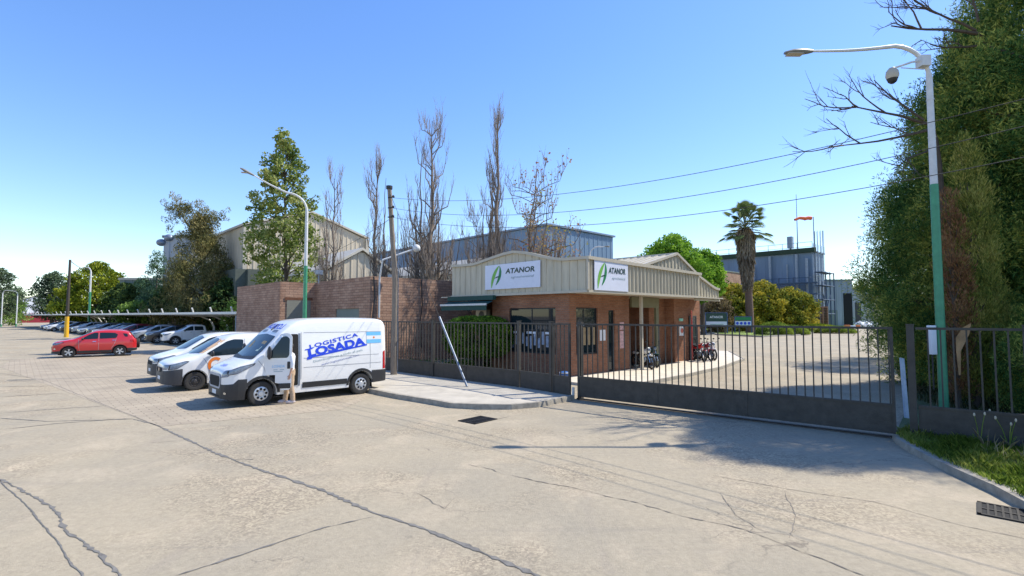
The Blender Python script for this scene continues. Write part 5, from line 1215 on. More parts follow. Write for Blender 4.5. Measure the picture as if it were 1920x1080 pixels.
# ---- carport
cp = thing('carport', 'long low white carport roof on curved white arms over the parked cars', 'carport', ROW0 + URX * 1.2 + UR * (-18.5), RANG)
LC = 128
b = MB(); b.box((.6, 0, 2.76), (5.6, LC, 2.84)); b.build('roof', m_greygreen, cp)
b = MB(); b.box((.45, 0, 2.72), (.60, LC, 2.92)); b.build('front_beam', m_pole_w, cp)
for i in range(33):
    y = .4 + i * 3.9; b = MB()
    b.tube([(5.7, y, 0), (5.7, y, 1.4), (5.3, y, 2.1), (4.3, y, 2.55), (.7, y, 2.74)], [.11, .11, .10, .08, .06], 8); b.build('curved_arm', m_pole_w, cp, smooth=True)
for i in range(28):
    y = 1 + i * 4.5; b = MB(); b.tube([(.55, y, 2.9), (.35, y - .25, 3.3)], .07, 5); b.build('beam_stub', m_pole_w, cp)
b = MB(); b.tube([(.52, .1, 0), (.52, .1, 2.6)], .07, 8); b.tube([(.52, -.5, 0), (.52, -.5, 2.9)], .05, 8); b.build('end_post', m_galv, cp)
# wall at the back of the carport
t = thing('boundary_wall', 'long dark brick boundary wall behind the carport', 'wall', ROW0 + URX * 8.5 + UR * (-10), RANG); b = MB(); b.box((0, 0, 0), (.25, 125, 2.2)); b.build('wall', brick_dark, t)
# ---- motorcycles by the gatehouse
def motorcycle(label, paint, loc, rz, group='motorcycles parked by the gatehouse'):
    t = thing('motorcycle', label, 'motorcycle', loc, rz, group)
    for x in (-.62, .62):
        b = MB(); b.lathe([(.24, -.04), (.29, -.045), (.31, 0), (.29, .045), (.24, .04)], (x, 0, .31), 22, 'y')
        for k in range(8): a = PI * k / 4; b.beam((x, 0, .31), (x + .25 * math.cos(a), 0, .31 + .25 * math.sin(a)), .012, .012, up=(0, 1, 0))
        b.build('wheel', m_tyre, t)
    b = MB(); b.tube([(.62, .07, .31), (.42, .06, .78), (.36, .05, .98)], .022, 6); b.tube([(.62, -.07, .31), (.42, -.06, .78), (.36, -.05, .98)], .022, 6)
    b.tube([(-.62, .08, .31), (-.05, .08, .35), (.3, .03, .7)], .022, 6); b.tube([(-.62, -.08, .31), (-.05, -.08, .35), (.3, -.03, .7)], .022, 6); b.tube([(-.4, .1, .4), (-.85, .12, .38)], .045, 8); b.build('frame', m_chrome, t)
    b = MB(); b.ell((.0, 0, .42), (.2, .13, .17)); b.build('engine', m_galv, t, smooth=True)
    b = MB(); b.ell((.14, 0, .80), (.27, .14, .13)); b.ell((.62, 0, .63), (.26, .06, .04)); b.ell((-.55, 0, .70), (.24, .09, .08)); b.ell((.42, 0, .88), (.1, .12, .13)); b.build('bodywork', paint, t, smooth=True)
    b = MB(); b.ell((-.28, 0, .80), (.34, .13, .06)); b.build('seat', m_dark, t, smooth=True)
    b = MB(); b.tube([(.25, -.36, 1.05), (.36, -.15, 1.0), (.36, .15, 1.0), (.25, .36, 1.05)], .014, 6); b.tube([(.3, .3, 1.03), (.3, .36, 1.2)], .008, 5); b.ell((.28, .38, 1.22), (.02, .06, .04)); b.tube([(.3, -.3, 1.03), (.3, -.36, 1.2)], .008, 5); b.ell((.28, -.38, 1.22), (.02, .06, .04)); b.build('handlebar', m_dark, t)
    b = MB(); b.ell((.50, 0, .90), (.05, .08, .08)); b.build('headlight', m_lens, t, smooth=True); return t
motorcycle('white and black motorcycle in the shade beside the gatehouse column', m_white, K + U1 * 5.3 + U2 * (-.15) + Vector((0, 0, .1)), ANG + R(250))
motorcycle('second motorcycle, dark green, behind the white one by the gatehouse column', m_awn, K + U1 * 6.3 + U2 * (.1) + Vector((0, 0, .1)), ANG + R(245))
motorcycle('red motorcycle with white front parked at the far end of the gatehouse wall', m_red, K + U1 * 10.9 + U2 * (-.25) + Vector((0, 0, .1)), ANG + R(230))
motorcycle('dark red motorcycle beside the red one at the far end of the gatehouse wall', PM['paint_crimson'], K + U1 * 11.6 + U2 * (-.25) + Vector((0, 0, .1)), ANG + R(235))
motorcycle('pale grey motorcycle, rightmost of the motorcycles at the far end of the gatehouse wall', m_whitep, K + U1 * 12.3 + U2 * (-.25) + Vector((0, 0, .1)), ANG + R(225))
# ---- boards on the lawn
def board(label, c, w_, z0, z1, rz, build):
    t = thing('sign_board', label, 'sign', c, rz); b = MB()
    for x in (-w_ / 2 - .1, w_ / 2): b.box((x, -.05, 0), (x + .1, .05, z1 + .05))
    b.box((-w_ / 2, -.05, z1 - .02), (w_ / 2, .05, z1 + .06)); b.build('frame', M('frame_blue', (.05, .10, .25), .5), t); build(t); return t
def bd1(t):
    b = MB(); b.box((-1.5, -.03, 1.8), (1.5, .03, 2.95)); b.build('panel', M('panel_deep_green', (.01, .05, .03), .5), t)
    b = MB(); b.box((-1.5, -.03, 1.05), (1.5, .03, 1.79)); b.build('panel', m_sign_w, t)
    vs, fs = text_polys('ATANOR', .46, .01); b = MB(); b.add([(x, -.036, y + 2.4) for x, y in vs], fs); b.build('lettering', m_whitep, t)
    b = MB(); b.box((-.9, -.036, 1.35), (1.0, -.032, 1.41)); b.build('lettering_line', m_green_d, t)
def bd2(t):
    b = MB(); b.box((-1.2, -.03, 1.95), (1.2, .03, 2.4)); b.build('panel', m_green_d, t)
    b = MB(); b.box((-1.2, -.03, .95), (1.2, .03, 1.84)); b.build('panel', m_sign_w, t)
    for k in range(4): b = MB(); b.lathe([(0, 0), (.22, 0)], (-.87 + k * .58, -.036, 1.5), 14, 'y'); b.build('pictogram', m_logo_blue, t)
    b = MB()
    for k in range(4): b.box((-1.05 + k * .58, -.036, 1.0), (-.72 + k * .58, -.032, 1.2))
    b.build('pictogram_panel', M('sign_pinkish', (.45, .25, .25), .6), t)
board('dark green and white board on blue frame on the lawn by the gatehouse end', at(1343, 72), 3.0, 0, 3.0, R(3), bd1)
board('white board with green header and four blue pictograms below the palm', at(1393, 75), 2.4, 0, 2.45, R(3), bd2)
# water cooler-like blue object by the gate
t = thing('water_drum', 'blue drum with white rim standing behind the pedestrian gate', 'drum', D(1058, 690, 18.6).xy.to_3d() + Vector((0, 0, .1)), 0)
b = MB(); b.lathe([(0, 0), (.17, 0), (.18, .05), (.18, .22), (.165, .24), (.18, .27), (.18, .45), (.1, .5), (0, .5)], n=18); b.build('drum', M('drum_blue', (.03, .12, .35), .4), t, smooth=True)
b = MB(); b.lathe([(.182, .43), (.19, .45), (.182, .47)], n=18); b.build('rim_band', m_pole_w, t)
# construction bits near the process building
t = thing('pallet_stack', 'brown stacked pallets beside the process building corner', 'pallets', at(1535, 104), R(10))
b = MB()
for k in range(14): b.box((-1.2, -1.2, k * .32), (1.2, 1.2, k * .32 + .06)); [b.box((x, -1.2, k * .32 + .06), (x + .2, 1.2, k * .32 + .3)) for x in (-1.2, -.1, 1.0)]
b.build('pallets', M('pallet_brown', (.32, .17, .09), .85, var=.3), t)
t = thing('pallet_stack', 'lower grey brown pallet stack left of the brown stack', 'pallets', at(1512, 103), R(-5))
b = MB()
for k in range(11): b.box((-2.2, -1.2, k * .32), (2.2, 1.2, k * .32 + .06)); [b.box((x, -1.2, k * .32 + .06), (x + .2, 1.2, k * .32 + .3)) for x in (-2.2, -.1, 2.0)]
b.build('pallets', M('pallet_grey', (.16, .11, .10), .85, var=.3), t)
t = thing('traffic_barrier', 'low orange and white barrier on the ground beyond the lawn', 'barrier', at(1598, 112), 0)
b = MB(); b.box((-1.8, -.2, 0), (-.6, .2, .6)); b.box((.6, -.2, 0), (1.6, .2, .6)); b.build('orange_block', m_orange, t, bevel=.05); b = MB(); b.box((-.6, -.18, 0), (.6, .18, .5)); b.build('white_block', m_whitep, t, bevel=.05)
# ================================================================== PERSON behind the open van door
def person():
    base = van.location + U1 * (1.73 - VAN['L'] / 2) - U2 * (1.025 + .09)
    root = thing('person', 'person in white shirt, tan trousers and pale shoes standing in the open driver doorway', 'person', Vector((base.x, base.y, 0)), ANG + R(80))
    # faces +y local (towards the cab), slight stride
    J = {'pel': (0, 0, .95, .13, .10), 'sp': (0, .01, 1.15, .125, .09), 'ch': (0, .01, 1.36, .15, .10), 'nk': (0, .0, 1.50, .055, .055), 'hd': (0, .02, 1.60, .075, .085), 'hd2': (0, .02, 1.68, .078, .095), 'tp': (0, .01, 1.75, .05, .06)}
    V = []; Rr = []; E = []
    def v(p, r): V.append(p[:3]); Rr.append(r); return len(V) - 1
    pel = v((0, 0, .95), (.13, .10)); sp = v((0, .01, 1.14), (.13, .09)); ch = v((0, .02, 1.36), (.15, .10)); nk = v((0, .02, 1.50), (.055, .055)); h1 = v((0, .04, 1.585), (.065, .08)); h2 = v((0, .04, 1.67), (.078, .092)); h3 = v((0, .03, 1.74), (.055, .065))
    E += [(pel, sp), (sp, ch), (ch, nk), (nk, h1), (h1, h2), (h2, h3)]
    LEG = {}
    for sg, fy in ((-1, -.05), (1, .12)):
        hp = v((sg * .10, 0, .88), (.09, .09)); kn = v((sg * .11, fy * .5 + .03, .50), (.058, .062)); an = v((sg * .12, fy, .10), (.038, .042)); to = v((sg * .13, fy + .15, .045), (.04, .03)); E += [(pel, hp), (hp, kn), (kn, an), (an, to)]
        LEG[sg] = [(sg * .10, 0, .90), (sg * .105, fy * .25 + .02, .70), (sg * .11, fy * .5 + .03, .50), (sg * .115, fy * .8, .28), (sg * .12, fy, .10)]
        sh_ = v((sg * .19, .02, 1.41), (.055, .055)); el = v((sg * .225, -.01, 1.14), (.042, .042)); wr = v((sg * .22, .05, .90), (.027, .027)); pa = v((sg * .22, .07, .825), (.020, .036)); E += [(ch, sh_), (sh_, el), (el, wr), (wr, pa)]
        for k in range(4):
            o = (k - 1.5) * .020; ln = (.85, 1., .95, .75)[k]; a = v((sg * .22, .075 - o, .78), (.009, .009)); b_ = v((sg * .216, .082 - o * 1.05, .78 - .038 * ln), (.008, .008)); c = v((sg * .205, .086 - o * 1.05, .78 - .068 * ln), (.0075, .0075)); E += [(pa, a), (a, b_), (b_, c)]
        a = v((sg * .213, .115, .825), (.010, .010)); b_ = v((sg * .205, .128, .79), (.009, .009)); E += [(pa, a), (a, b_)]
    me = bpy.data.meshes.new('body'); me.from_pydata(V, E, []); me.materials.append(m_skin)
    o = bpy.data.objects.new('body', me); sc.collection.objects.link(o); o.parent = root
    sk = o.modifiers.new('skin', 'SKIN'); 
    bpy.context.view_layer.objects.active = o
    ly = me.skin_vertices[0] if me.skin_vertices else None
    if ly is None:
        me.update(); ly = me.skin_vertices[0] if me.skin_vertices else None
    if ly:
        for i, r in enumerate(Rr): ly.data[i].radius = r
        ly.data[0].use_root = True
    sb_ = o.modifiers.new('smooth', 'SUBSURF'); sb_.levels = 1; sb_.render_levels = 2
    # clothing follows the body
    b = MB()
    for sg in (-1, 1): b.tube([(p[0], p[1], p[2]) for p in LEG[sg]], [.108, .095, .078, .072, .070], 14)
    b.lathe([(.155, .82), (.165, .92), (.15, 1.02)], (0, 0, 0), 18); b.v = [(x, y * (.78 if z > .8 else 1), z) for x, y, z in b.v]; b.build('trousers', m_trouser, root, smooth=True)
    b = MB(); b.lathe([(.165, .98), (.160, 1.1), (.175, 1.25), (.19, 1.38), (.15, 1.46), (.075, 1.50)], (0, .01, 0), 20); b.v = [(x, (y - .01) * .68 + .01, z) for x, y, z in b.v]
    for sg in (-1, 1): b.tube([(sg * .15, .02, 1.42), (sg * .19, .01, 1.38), (sg * .225, -.01, 1.16), (sg * .222, .01, 1.06)], [.07, .07, .056, .05], 12)
    b.build('shirt', m_whitep, root, smooth=True)
    for sg in (-1, 1):
        fy = LEG[sg][-1][1]; b = MB(); b.ell((sg * .125, fy + .06, .055), (.052, .145, .055)); b.ell((sg * .12, fy, .10), (.055, .06, .06)); b.v = [(x, y, max(z, .004)) for x, y, z in b.v]; b.build('shoe', m_shoe, root, smooth=True)
    b = MB(); b.ell((0, .022, 1.70), (.085, .10, .09)); b.v = [(x, y if z > 1.68 else min(y, .02), z) for x, y, z in b.v]; b.build('hair', m_hair, root, smooth=True)
    b = MB(); 
    for sg in (-1, 1): b.ell((sg * .03, .122, 1.66), (.011, .008, .007), seg=8, rings=5)
    b.build('eyes', m_dark, root); b = MB(); b.tube([(0, .118, 1.66), (0, .145, 1.625), (0, .125, 1.615)], [.008, .013, .01], 8); b.ell((-.08, .03, 1.64), (.012, .02, .03)); b.ell((.08, .03, 1.64), (.012, .02, .03)); b.build('nose_and_ears', m_skin, root, smooth=True)
    b = MB(); b.ell((0, .118, 1.59), (.022, .008, .006)); b.build('mouth', M('lips', (.35, .12, .10), .5), root)
    return root
person()
# ================================================================== VEGETATION
def np_mesh(name, V, F, mat, parent=None):
    me = bpy.data.meshes.new(name); n = len(F)
    me.vertices.add(len(V)); me.vertices.foreach_set('co', V.astype(np.float32).ravel())
    k = F.shape[1]; me.loops.add(n * k); me.loops.foreach_set('vertex_index', F.astype(np.int32).ravel())
    me.polygons.add(n); me.polygons.foreach_set('loop_start', np.arange(0, n * k, k, dtype=np.int32)); me.polygons.foreach_set('loop_total', np.full(n, k, dtype=np.int32))
    me.materials.append(mat); me.update(calc_edges=True); me.validate()
    o = bpy.data.objects.new(name, me); sc.collection.objects.link(o)
    if parent: o.parent = parent
    return o
def leaves(C, size, asp=.5, seed=0, up=None, upw=0., jit=.35):
    """rhombic leaves around centres C (n,3); long axis biased to direction up (n,3) by upw"""
    r = np.random.RandomState(seed); n = len(C)
    a = r.normal(size=(n, 3)); a /= np.linalg.norm(a, axis=1)[:, None]
    if up is not None: a = a * (1 - upw) + np.asarray(up) * upw; a /= np.linalg.norm(a, axis=1)[:, None] + 1e-9
    b = np.cross(a, r.normal(size=(n, 3))); b /= np.linalg.norm(b, axis=1)[:, None] + 1e-9
    s = size * (1 + jit * r.uniform(-1, 1, n))[:, None]
    V = np.stack([C - a * s / 2, C + b * s * asp / 2, C + a * s / 2, C - b * s * asp / 2], 1).reshape(-1, 3)
    return V, np.arange(4 * n).reshape(-1, 4)
def clumps(cent, rad, per, seed=0, flat=1., shell=.5):
    """leaf centres in small clumps; cent (m,3), rad (m,) """
    r = np.random.RandomState(seed); m = len(cent)
    d = r.normal(size=(m, per, 3)); d /= np.linalg.norm(d, axis=2)[:, :, None]; q = r.uniform(shell, 1, (m, per)) ** .7
    P = cent[:, None, :] + d * (q * rad[:, None])[:, :, None] * np.array([1, 1, flat]); return P.reshape(-1, 3)
def envelope(prof, n, seed, bias=.55, sx=1., sy=1., wob=.22, inner=.25):
    """clump centres inside a lathe profile [(z, r)], mostly near the skin, with a wobbly outline"""
    r = np.random.RandomState(seed); zs = np.array([p[0] for p in prof]); rs = np.array([p[1] for p in prof])
    out = []; ph = r.uniform(0, 6.28, 6)
    while len(out) < n:
        z = r.uniform(zs[0], zs[-1]); R_ = np.interp(z, zs, rs)
        if r.uniform(0, rs.max()) > R_ + .15 * rs.max(): continue
        a = r.uniform(0, 2 * PI); wobv = 1 + wob * (math.sin(3 * a + ph[0] + z * .9) * .5 + math.sin(2 * a + z * 1.7 + ph[1]) * .3 + math.sin(5 * a - z * 2.3 + ph[2]) * .3)
        q = (r.uniform(inner, 1)) ** bias; out.append((R_ * wobv * q * math.cos(a) * sx, R_ * wobv * q * math.sin(a) * sy, z))
    return np.array(out)
def limb_mesh(b, p0, p1, r0, r1, rg, n=5, bend=.12, seg=5):
    p0, p1 = Vector(p0), Vector(p1); L = (p1 - p0).length; pts = []; off = Vector((0, 0, 0))
    for i in range(seg + 1):
        t = i / seg; off = off + Vector((rg.uniform(-1, 1), rg.uniform(-1, 1), rg.uniform(-.5, .5))) * bend * L / seg * (1 if 0 < i < seg else 0)
        pts.append(p0.lerp(p1, t) + off)
    b.tube(pts, [r0 + (r1 - r0) * i / seg for i in range(seg + 1)], n, cap=False); return pts
def tree(name, label, loc, prof, ncl, crad, per, lsize, mleaf, trunk_r, seed, mbark=None, asp=.5, cat='tree', group=None, flat=.8, up=None, upw=0., trunk_h=None, lean=(0, 0), limbs=14, inner=.25, wob=.22, sx=1., sy=1., bias=.55, low=0., shell=.5):
    t = thing(name, label, cat, loc, 0, group); rg = random.Random(seed)
    H_ = prof[-1][0]; th = trunk_h or H_ * .85
    C = envelope(prof, ncl, seed, wob=wob, sx=sx, sy=sy, bias=bias, inner=inner)
    C[:, 0] += lean[0] * (C[:, 2] / H_) ** 1.5; C[:, 1] += lean[1] * (C[:, 2] / H_) ** 1.5
    b = MB(); pts = []
    for i in range(9): q = i / 8; z = th * q; pts.append((lean[0] * (z / H_) ** 1.5 + (rg.uniform(-.1, .1) * trunk_r * 3 if i else 0), lean[1] * (z / H_) ** 1.5, z - (.1 if i == 0 else 0)))
    b.tube(pts, [trunk_r * (1.25 if i == 0 else 1 - .82 * i / 8) for i in range(9)], 9)
    for k in range(limbs):
        c = C[rg.randrange(len(C))]; z0 = max(prof[0][0] * .6, c[2] - rg.uniform(.1, .35) * H_ * .5); z0 = min(z0, th * .95); q = z0 / th
        p0 = Vector(pts[min(8, int(q * 8))]).lerp(Vector(pts[min(8, int(q * 8) + 1)]), q * 8 - int(q * 8)); limb_mesh(b, p0, c, trunk_r * .45 * (1 - q * .6), trunk_r * .08, rg)
    b.build('trunk', mbark or m_bark, t, smooth=True)
    rr = crad * (1 + .4 * np.random.RandomState(seed + 1).uniform(-1, 1, len(C)))
    P = clumps(C, rr, per, seed + 2, flat, shell); U_ = None
    if up == 'out': U_ = (P - np.repeat(C, per, 0)); U_[:, 2] += .3; U_ /= np.linalg.norm(U_, axis=1)[:, None] + 1e-9
    elif up is not None: U_ = np.tile(np.array(up, float), (len(P), 1))
    V, F = leaves(P, lsize, asp, seed + 3, U_, upw); np_mesh('crown', V, F, mleaf, t); return t
ML = M_leaf
lf_poplar = ML('leaf_poplar', ((.10, .16, .03), (.23, .29, .065), (.50, .50, .19)), .35, .5)
lf_casu = ML('leaf_casuarina', ((.075, .085, .03), (.17, .16, .055), (.33, .27, .11)), .2, .35)
lf_dark = ML('leaf_dark', ((.02, .045, .015), (.05, .09, .025), (.13, .18, .045)), .2, .3)
lf_round = ML('leaf_yellow_green', ((.06, .10, .012), (.20, .25, .02), (.46, .46, .045)), .3, .35)
lf_hedge = ML('leaf_yellow_hedge', ((.08, .12, .02), (.28, .28, .035), (.62, .46, .05)), .3, .28)
lf_bright = ML('leaf_bright', ((.06, .15, .015), (.17, .33, .03), (.32, .50, .06)), .35, .4)
lf_box = ML('leaf_box_hedge', ((.04, .08, .010), (.10, .18, .02), (.26, .38, .04)), .2, 1.5)
lf_clip = ML('leaf_clipped_bush', ((.09, .15, .02), (.20, .28, .04), (.36, .42, .07)), .25, .8)
lf_conifer = ML('leaf_conifer', ((.020, .080, .022), (.13, .22, .05), (.50, .50, .11)), .35, .75)
lf_conifer_y = ML('leaf_conifer_yellow', ((.07, .11, .02), (.24, .26, .05), (.48, .42, .12)), .25, .8)
lf_brown = ML('leaf_dry_brown', ((.12, .05, .02), (.24, .12, .055), (.36, .20, .09)), .2, .8)
lf_palm = ML('leaf_palm', ((0.078, 0.109, 0.039), (0.155, 0.202, 0.062), (0.310, 0.341, 0.124)), .25, .5)
lf_thatch = ML('dead_fronds', ((0.125, 0.094, 0.062), (0.250, 0.194, 0.138), (0.375, 0.300, 0.213)), .1, .4)
lf_autumn = ML('leaf_autumn', ((.26, .28, .07), (.34, .22, .10), (.30, .13, .11)), .35, .5)
lf_far = ML('leaf_far', ((0.046, 0.078, 0.046), (0.093, 0.132, 0.070), (0.155, 0.202, 0.093)), .2, .15)
lf_shrub = ML('leaf_shrub', ((0.062, 0.124, 0.023), (0.139, 0.232, 0.046), (0.264, 0.372, 0.093)), .3, .4)
# leafy poplar
def ztop(px_, py_, Y): return D(px_, py_, Y).z
P_ = at(536, 40)
tree('poplar_tree', 'tall leafy green poplar behind the left street lamp', P_, [(4.0, 1.9), (6.5, 2.6), (9, 2.7), (12, 2.2), (14, 1.5), (16.3, .8), (17.2, .25)], 420, .42, 42, .20, lf_poplar, .22, 11, asp=.75, lean=(-.5, 0), wob=.35, inner=.15, limbs=40)
# casuarina left, leaning top
t = tree('casuarina_tree', 'olive feathery casuarina with a leaning ragged top, left of the beige warehouse', at(385, 62), [(1.5, 4.6), (4, 4.9), (7, 4.2), (9.5, 2.8), (12, 1.5), (15.0, .9)], 560, .8, 70, .34, lf_casu, .35, 21, asp=.22, lean=(-.8, 0), wob=.3, flat=1.1, up=(0, 0, 1), upw=.5, limbs=40, inner=.2)
# its ragged leaning top
rg = random.Random(5); C = []
for (x0, z0), (x1, z1), n in (((-.6, 13.0), (-4.6, 16.2), 46), ((-3.5, 15.6), (-5.0, 13.2), 20), ((-.6, 13.8), (1.9, 15.0), 26), ((-.8, 13.2), (-1.0, 16.4), 36), ((-2.5, 15.2), (-3.6, 17.4), 24), ((-.8, 12), (-3.4, 12.6), 18), ((0, 11.5), (-1, 14.5), 30)):
    for i in range(n): q = rg.random(); C.append((x0 + (x1 - x0) * q + rg.gauss(0, .3), rg.gauss(0, .7), z0 + (z1 - z0) * q + rg.gauss(0, .28)))
C = np.array(C); P = clumps(C, np.full(len(C), .42), 34, 9, 1.); V, F = leaves(P, .30, .22, 3, np.tile(np.array([0, 0, 1.]), (len(P), 1)), .45); np_mesh('crown_top', V, F, lf_casu, t)
b = MB(); limb_mesh(b, (-.6, 0, 11), (-4.4, 0, 16.0), .16, .03, rg, seg=7); limb_mesh(b, (-.6, 0, 11.5), (1.8, 0, 14.9), .1, .02, rg); limb_mesh(b, (-.6, 0, 11.5), (-1.2, .2, 16), .1, .02, rg); b.build('top_limb', m_bark, t, smooth=True)
tree('casuarina_tree', 'smaller blue green conifer left of the leaning casuarina', at(292, 78), [(1.5, 3), (4, 3), (8, 1.9), (12.3, .3)], 240, .6, 40, .32, ML('leaf_blue_green', ((0.046, 0.093, 0.054), (0.093, 0.171, 0.093), (0.186, 0.279, 0.139)), .2, .5), .22, 31, asp=.3, up=(0, 0, 1), upw=.4, wob=.3)
tree('evergreen_tree', 'dark green conifer pressed against the right side of the casuarina', at(420, 70), [(1, 2.8), (5, 2.4), (8, 1.4), (11.6, .2)], 200, .6, 40, .34, lf_dark, .25, 41, asp=.4)
# round yellow-green tree
tree('round_tree', 'broad round yellow green tree behind the far street lamp', at(180, 104), [(1.2, 5.4), (4, 6.6), (7, 6.2), (10.2, 4.6), (12.2, 2.0), (13.2, .4)], 620, .85, 44, .42, lf_round, .45, 51, asp=.6, wob=.22, inner=.3, limbs=20)
tree('evergreen_tree', 'dark evergreen between the round tree and the blue green conifer', at(236, 100), [(.5, 4.2), (4, 4.4), (7, 3.0), (8.6, .8)], 260, .9, 36, .5, lf_dark, .35, 61, asp=.5)
tree('evergreen_tree', 'very dark evergreen below the pale grey block, right of the low shed', at(262, 88), [(.5, 3.4), (3, 4.0), (6, 3.0), (8.4, 1.0)], 260, .85, 36, .45, lf_dark, .35, 71, asp=.5)
tree('evergreen_tree', 'dark low evergreen mass behind the near end of the carport', at(335, 76), [(.4, 4.0), (3, 4.4), (5.5, 3.4), (7.2, 1.2)], 300, .8, 36, .42, lf_dark, .3, 81, asp=.5)
tree('evergreen_tree', 'dark evergreen beside the corner of the brown brick building', at(432, 60), [(.4, 2.8), (3, 3.2), (5, 2.4), (7.0, .6)], 220, .7, 36, .38, lf_dark, .3, 82, asp=.5)
tree('shrub', 'bright green shrub below the dark trees behind the carport', at(255, 72), [(.2, 2.2), (2, 2.8), (3.6, 2.0), (4.6, .6)], 170, .5, 30, .3, lf_shrub, .12, 83, asp=.6, cat='shrub')
tree('eucalyptus_tree', 'loose grey green tree left of the yellow footed pole', at(98, 118), [(2, 2.6), (5, 3.8), (8, 3.8), (10.8, 2.4), (12.2, .8)], 260, .95, 34, .5, lf_far, .4, 91, asp=.5, wob=.5, inner=.1)
tree('eucalyptus_tree', 'loose dark tree at the far left edge of the picture', at(-8, 125), [(3, 3), (6, 4.6), (9, 4), (12.5, 2.6), (14.3, .8)], 240, .9, 34, .5, lf_far, .4, 92, asp=.5, wob=.4, inner=.1)
tree('eucalyptus_tree', 'small grey green tree between the far left tree and the white shed', at(28, 170), [(2, 1.6), (6, 2.4), (9, 2.2), (12, .8)], 140, .9, 34, .5, lf_far, .3, 93, asp=.5, wob=.5)
tree('shrub', 'bright yellow green bush below the far lamps at the left edge', at(2, 136), [(.1, 4.5), (3, 6), (6, 4.6), (8.2, 1.8)], 220, 1.0, 34, .4, lf_shrub, .2, 94, asp=.6, cat='shrub')
tree('shrub', 'small lit shrub beside the brick building corner at the carport end', at(438, 45), [(.2, .8), (1.5, 1.2), (2.8, .7), (3.8, .2)], 60, .35, 30, .22, lf_shrub, .06, 95, asp=.4, cat='shrub')
# green tree behind gatehouse and right-hand vegetation
tree('round_tree', 'bright green round crowned tree behind the gatehouse gable', at(1262, 66), [(3.5, 2.5), (5.5, 4.2), (8, 4.6), (10.5, 3.6), (12.2, 1.6), (12.9, .5)], 520, .75, 46, .33, lf_bright, .35, 101, asp=.65, wob=.25, inner=.3)
tree('round_tree', 'right lobe of bright green foliage beside the round crowned tree', at(1318, 70), [(5.2, 1.6), (6.5, 2.7), (8.4, 3.0), (10.2, 2.0), (11.4, .6)], 330, .7, 46, .33, lf_bright, .3, 102, asp=.65, wob=.25, inner=.3)
tree('hedge_shrub', 'large rounded yellow green shrub left of the palm', at(1375, 84), [(.2, 3.0), (2.5, 4.0), (5, 3.6), (6.8, 2.2), (7.6, .5)], 380, .6, 44, .34, lf_hedge, .3, 111, asp=.6, cat='shrub', inner=.4)
tree('hedge_shrub', 'largest yellow topped shrub just right of the palm', at(1430, 86), [(.2, 3.8), (2.5, 4.6), (5, 4.4), (7.0, 2.6), (8.2, .5)], 460, .62, 44, .34, lf_hedge, .3, 112, asp=.6, cat='shrub', inner=.4)
tree('hedge_shrub', 'yellow orange tipped shrub at the right end of the hedge group', at(1485, 86), [(.2, 3.2), (2.5, 3.9), (4.6, 3.4), (6.2, 2.0), (7.2, .5)], 380, .6, 44, .34, lf_hedge, .3, 113, asp=.6, cat='shrub', inner=.4)
tree('shrub', 'dark brownish shrub under the gatehouse eave end', at(1345, 78), [(.2, 1.6), (2.5, 2.4), (4.5, 1.8), (5.6, .5)], 150, .6, 36, .34, ML('leaf_brownish', ((0.078, 0.062, 0.031), (0.186, 0.139, 0.078), (0.341, 0.264, 0.124)), .2, .5), .2, 114, asp=.5, cat='shrub')
for i, (p, Y, rx, h_, lab) in enumerate(((1450, 68, 2.5, 1.75, 'domed clipped bush on the lawn, tallest of the four'), (1484, 70, 2.3, 1.25, 'domed clipped bush on the lawn, right of the tallest one'), (1534, 78, 3.5, 1.3, 'low flat topped clipped bush on the lawn, right half'), (1566, 76, 2.9, 1.0, 'lowest clipped bush at the right end of the lawn'))):
    t = thing('clipped_bush', lab, 'bush', at(p, Y) + Vector((0, 0, .1)), 0, 'clipped bushes on the lawn'); r = np.random.RandomState(i); n = 9000
    d = r.normal(size=(n, 3)); d /= np.linalg.norm(d, axis=1)[:, None]; d[:, 2] = np.abs(d[:, 2]); q = r.uniform(.82, 1, n)[:, None]
    C = d * q * np.array([rx, rx * .8, h_]); V, F = leaves(C, .16, .6, i); np_mesh('foliage', V, F, lf_clip if i != 2 else lf_round, t)
    b = MB(); b.tube([(0, 0, 0), (0, 0, h_ * .6)], .12, 6); b.build('stem', m_bark, t)
# far tree line at right behind the tanks and hills beyond
tree('far_tree', 'distant low trees beyond the tanks at right', at(1600, 260), [(3, 6), (9, 11), (15, 8), (18.5, 2)], 120, 2.4, 30, 1.3, lf_far, .5, 121, asp=.6, sx=2.2)
tree('far_tree', 'distant low tree behind the pale tanks, nearer the conifer', at(1640, 280), [(3, 6), (8, 10), (14, 7), (17, 2)], 120, 2.4, 30, 1.3, lf_far, .5, 122, asp=.6, sx=2.2)
# palm
pt = thing('palm_tree', 'tall fan palm with a thick skirt of dead fronds on the lawn', 'palm', at(1405, 76), 0); rg = random.Random(8)
b = MB(); b.tube([(0, 0, -.1), (.05, 0, 3), (-.05, 0, 7), (-.35, 0, 15.0)], [.62, .55, .5, .4], 12); b.build('trunk', M('palm_bark', (.17, .10, .075), .9, var=.3, scale=3, bump=.5, stretch=(1, 1, 5)), pt, smooth=True)
r = np.random.RandomState(3); n = 5200; z = r.uniform(6.6, 15.2, n); a = r.uniform(0, 2 * PI, n); rad = np.interp(z, [6.6, 8, 10.5, 13.2, 14.6, 15.4], [.5, .7, 1.0, 1.25, 1.3, .7]) * r.uniform(.45, 1.05, n)
C = np.stack([rad * np.cos(a) - .3 * z / 14, rad * np.sin(a), z], 1); dn = np.stack([.25 * np.cos(a), .25 * np.sin(a), -np.ones(n)], 1); dn /= np.linalg.norm(dn, axis=1)[:, None]
V, F = leaves(C, 1.25, .14, 4, dn, .82); np_mesh('dead_fronds', V, F, lf_thatch, pt)
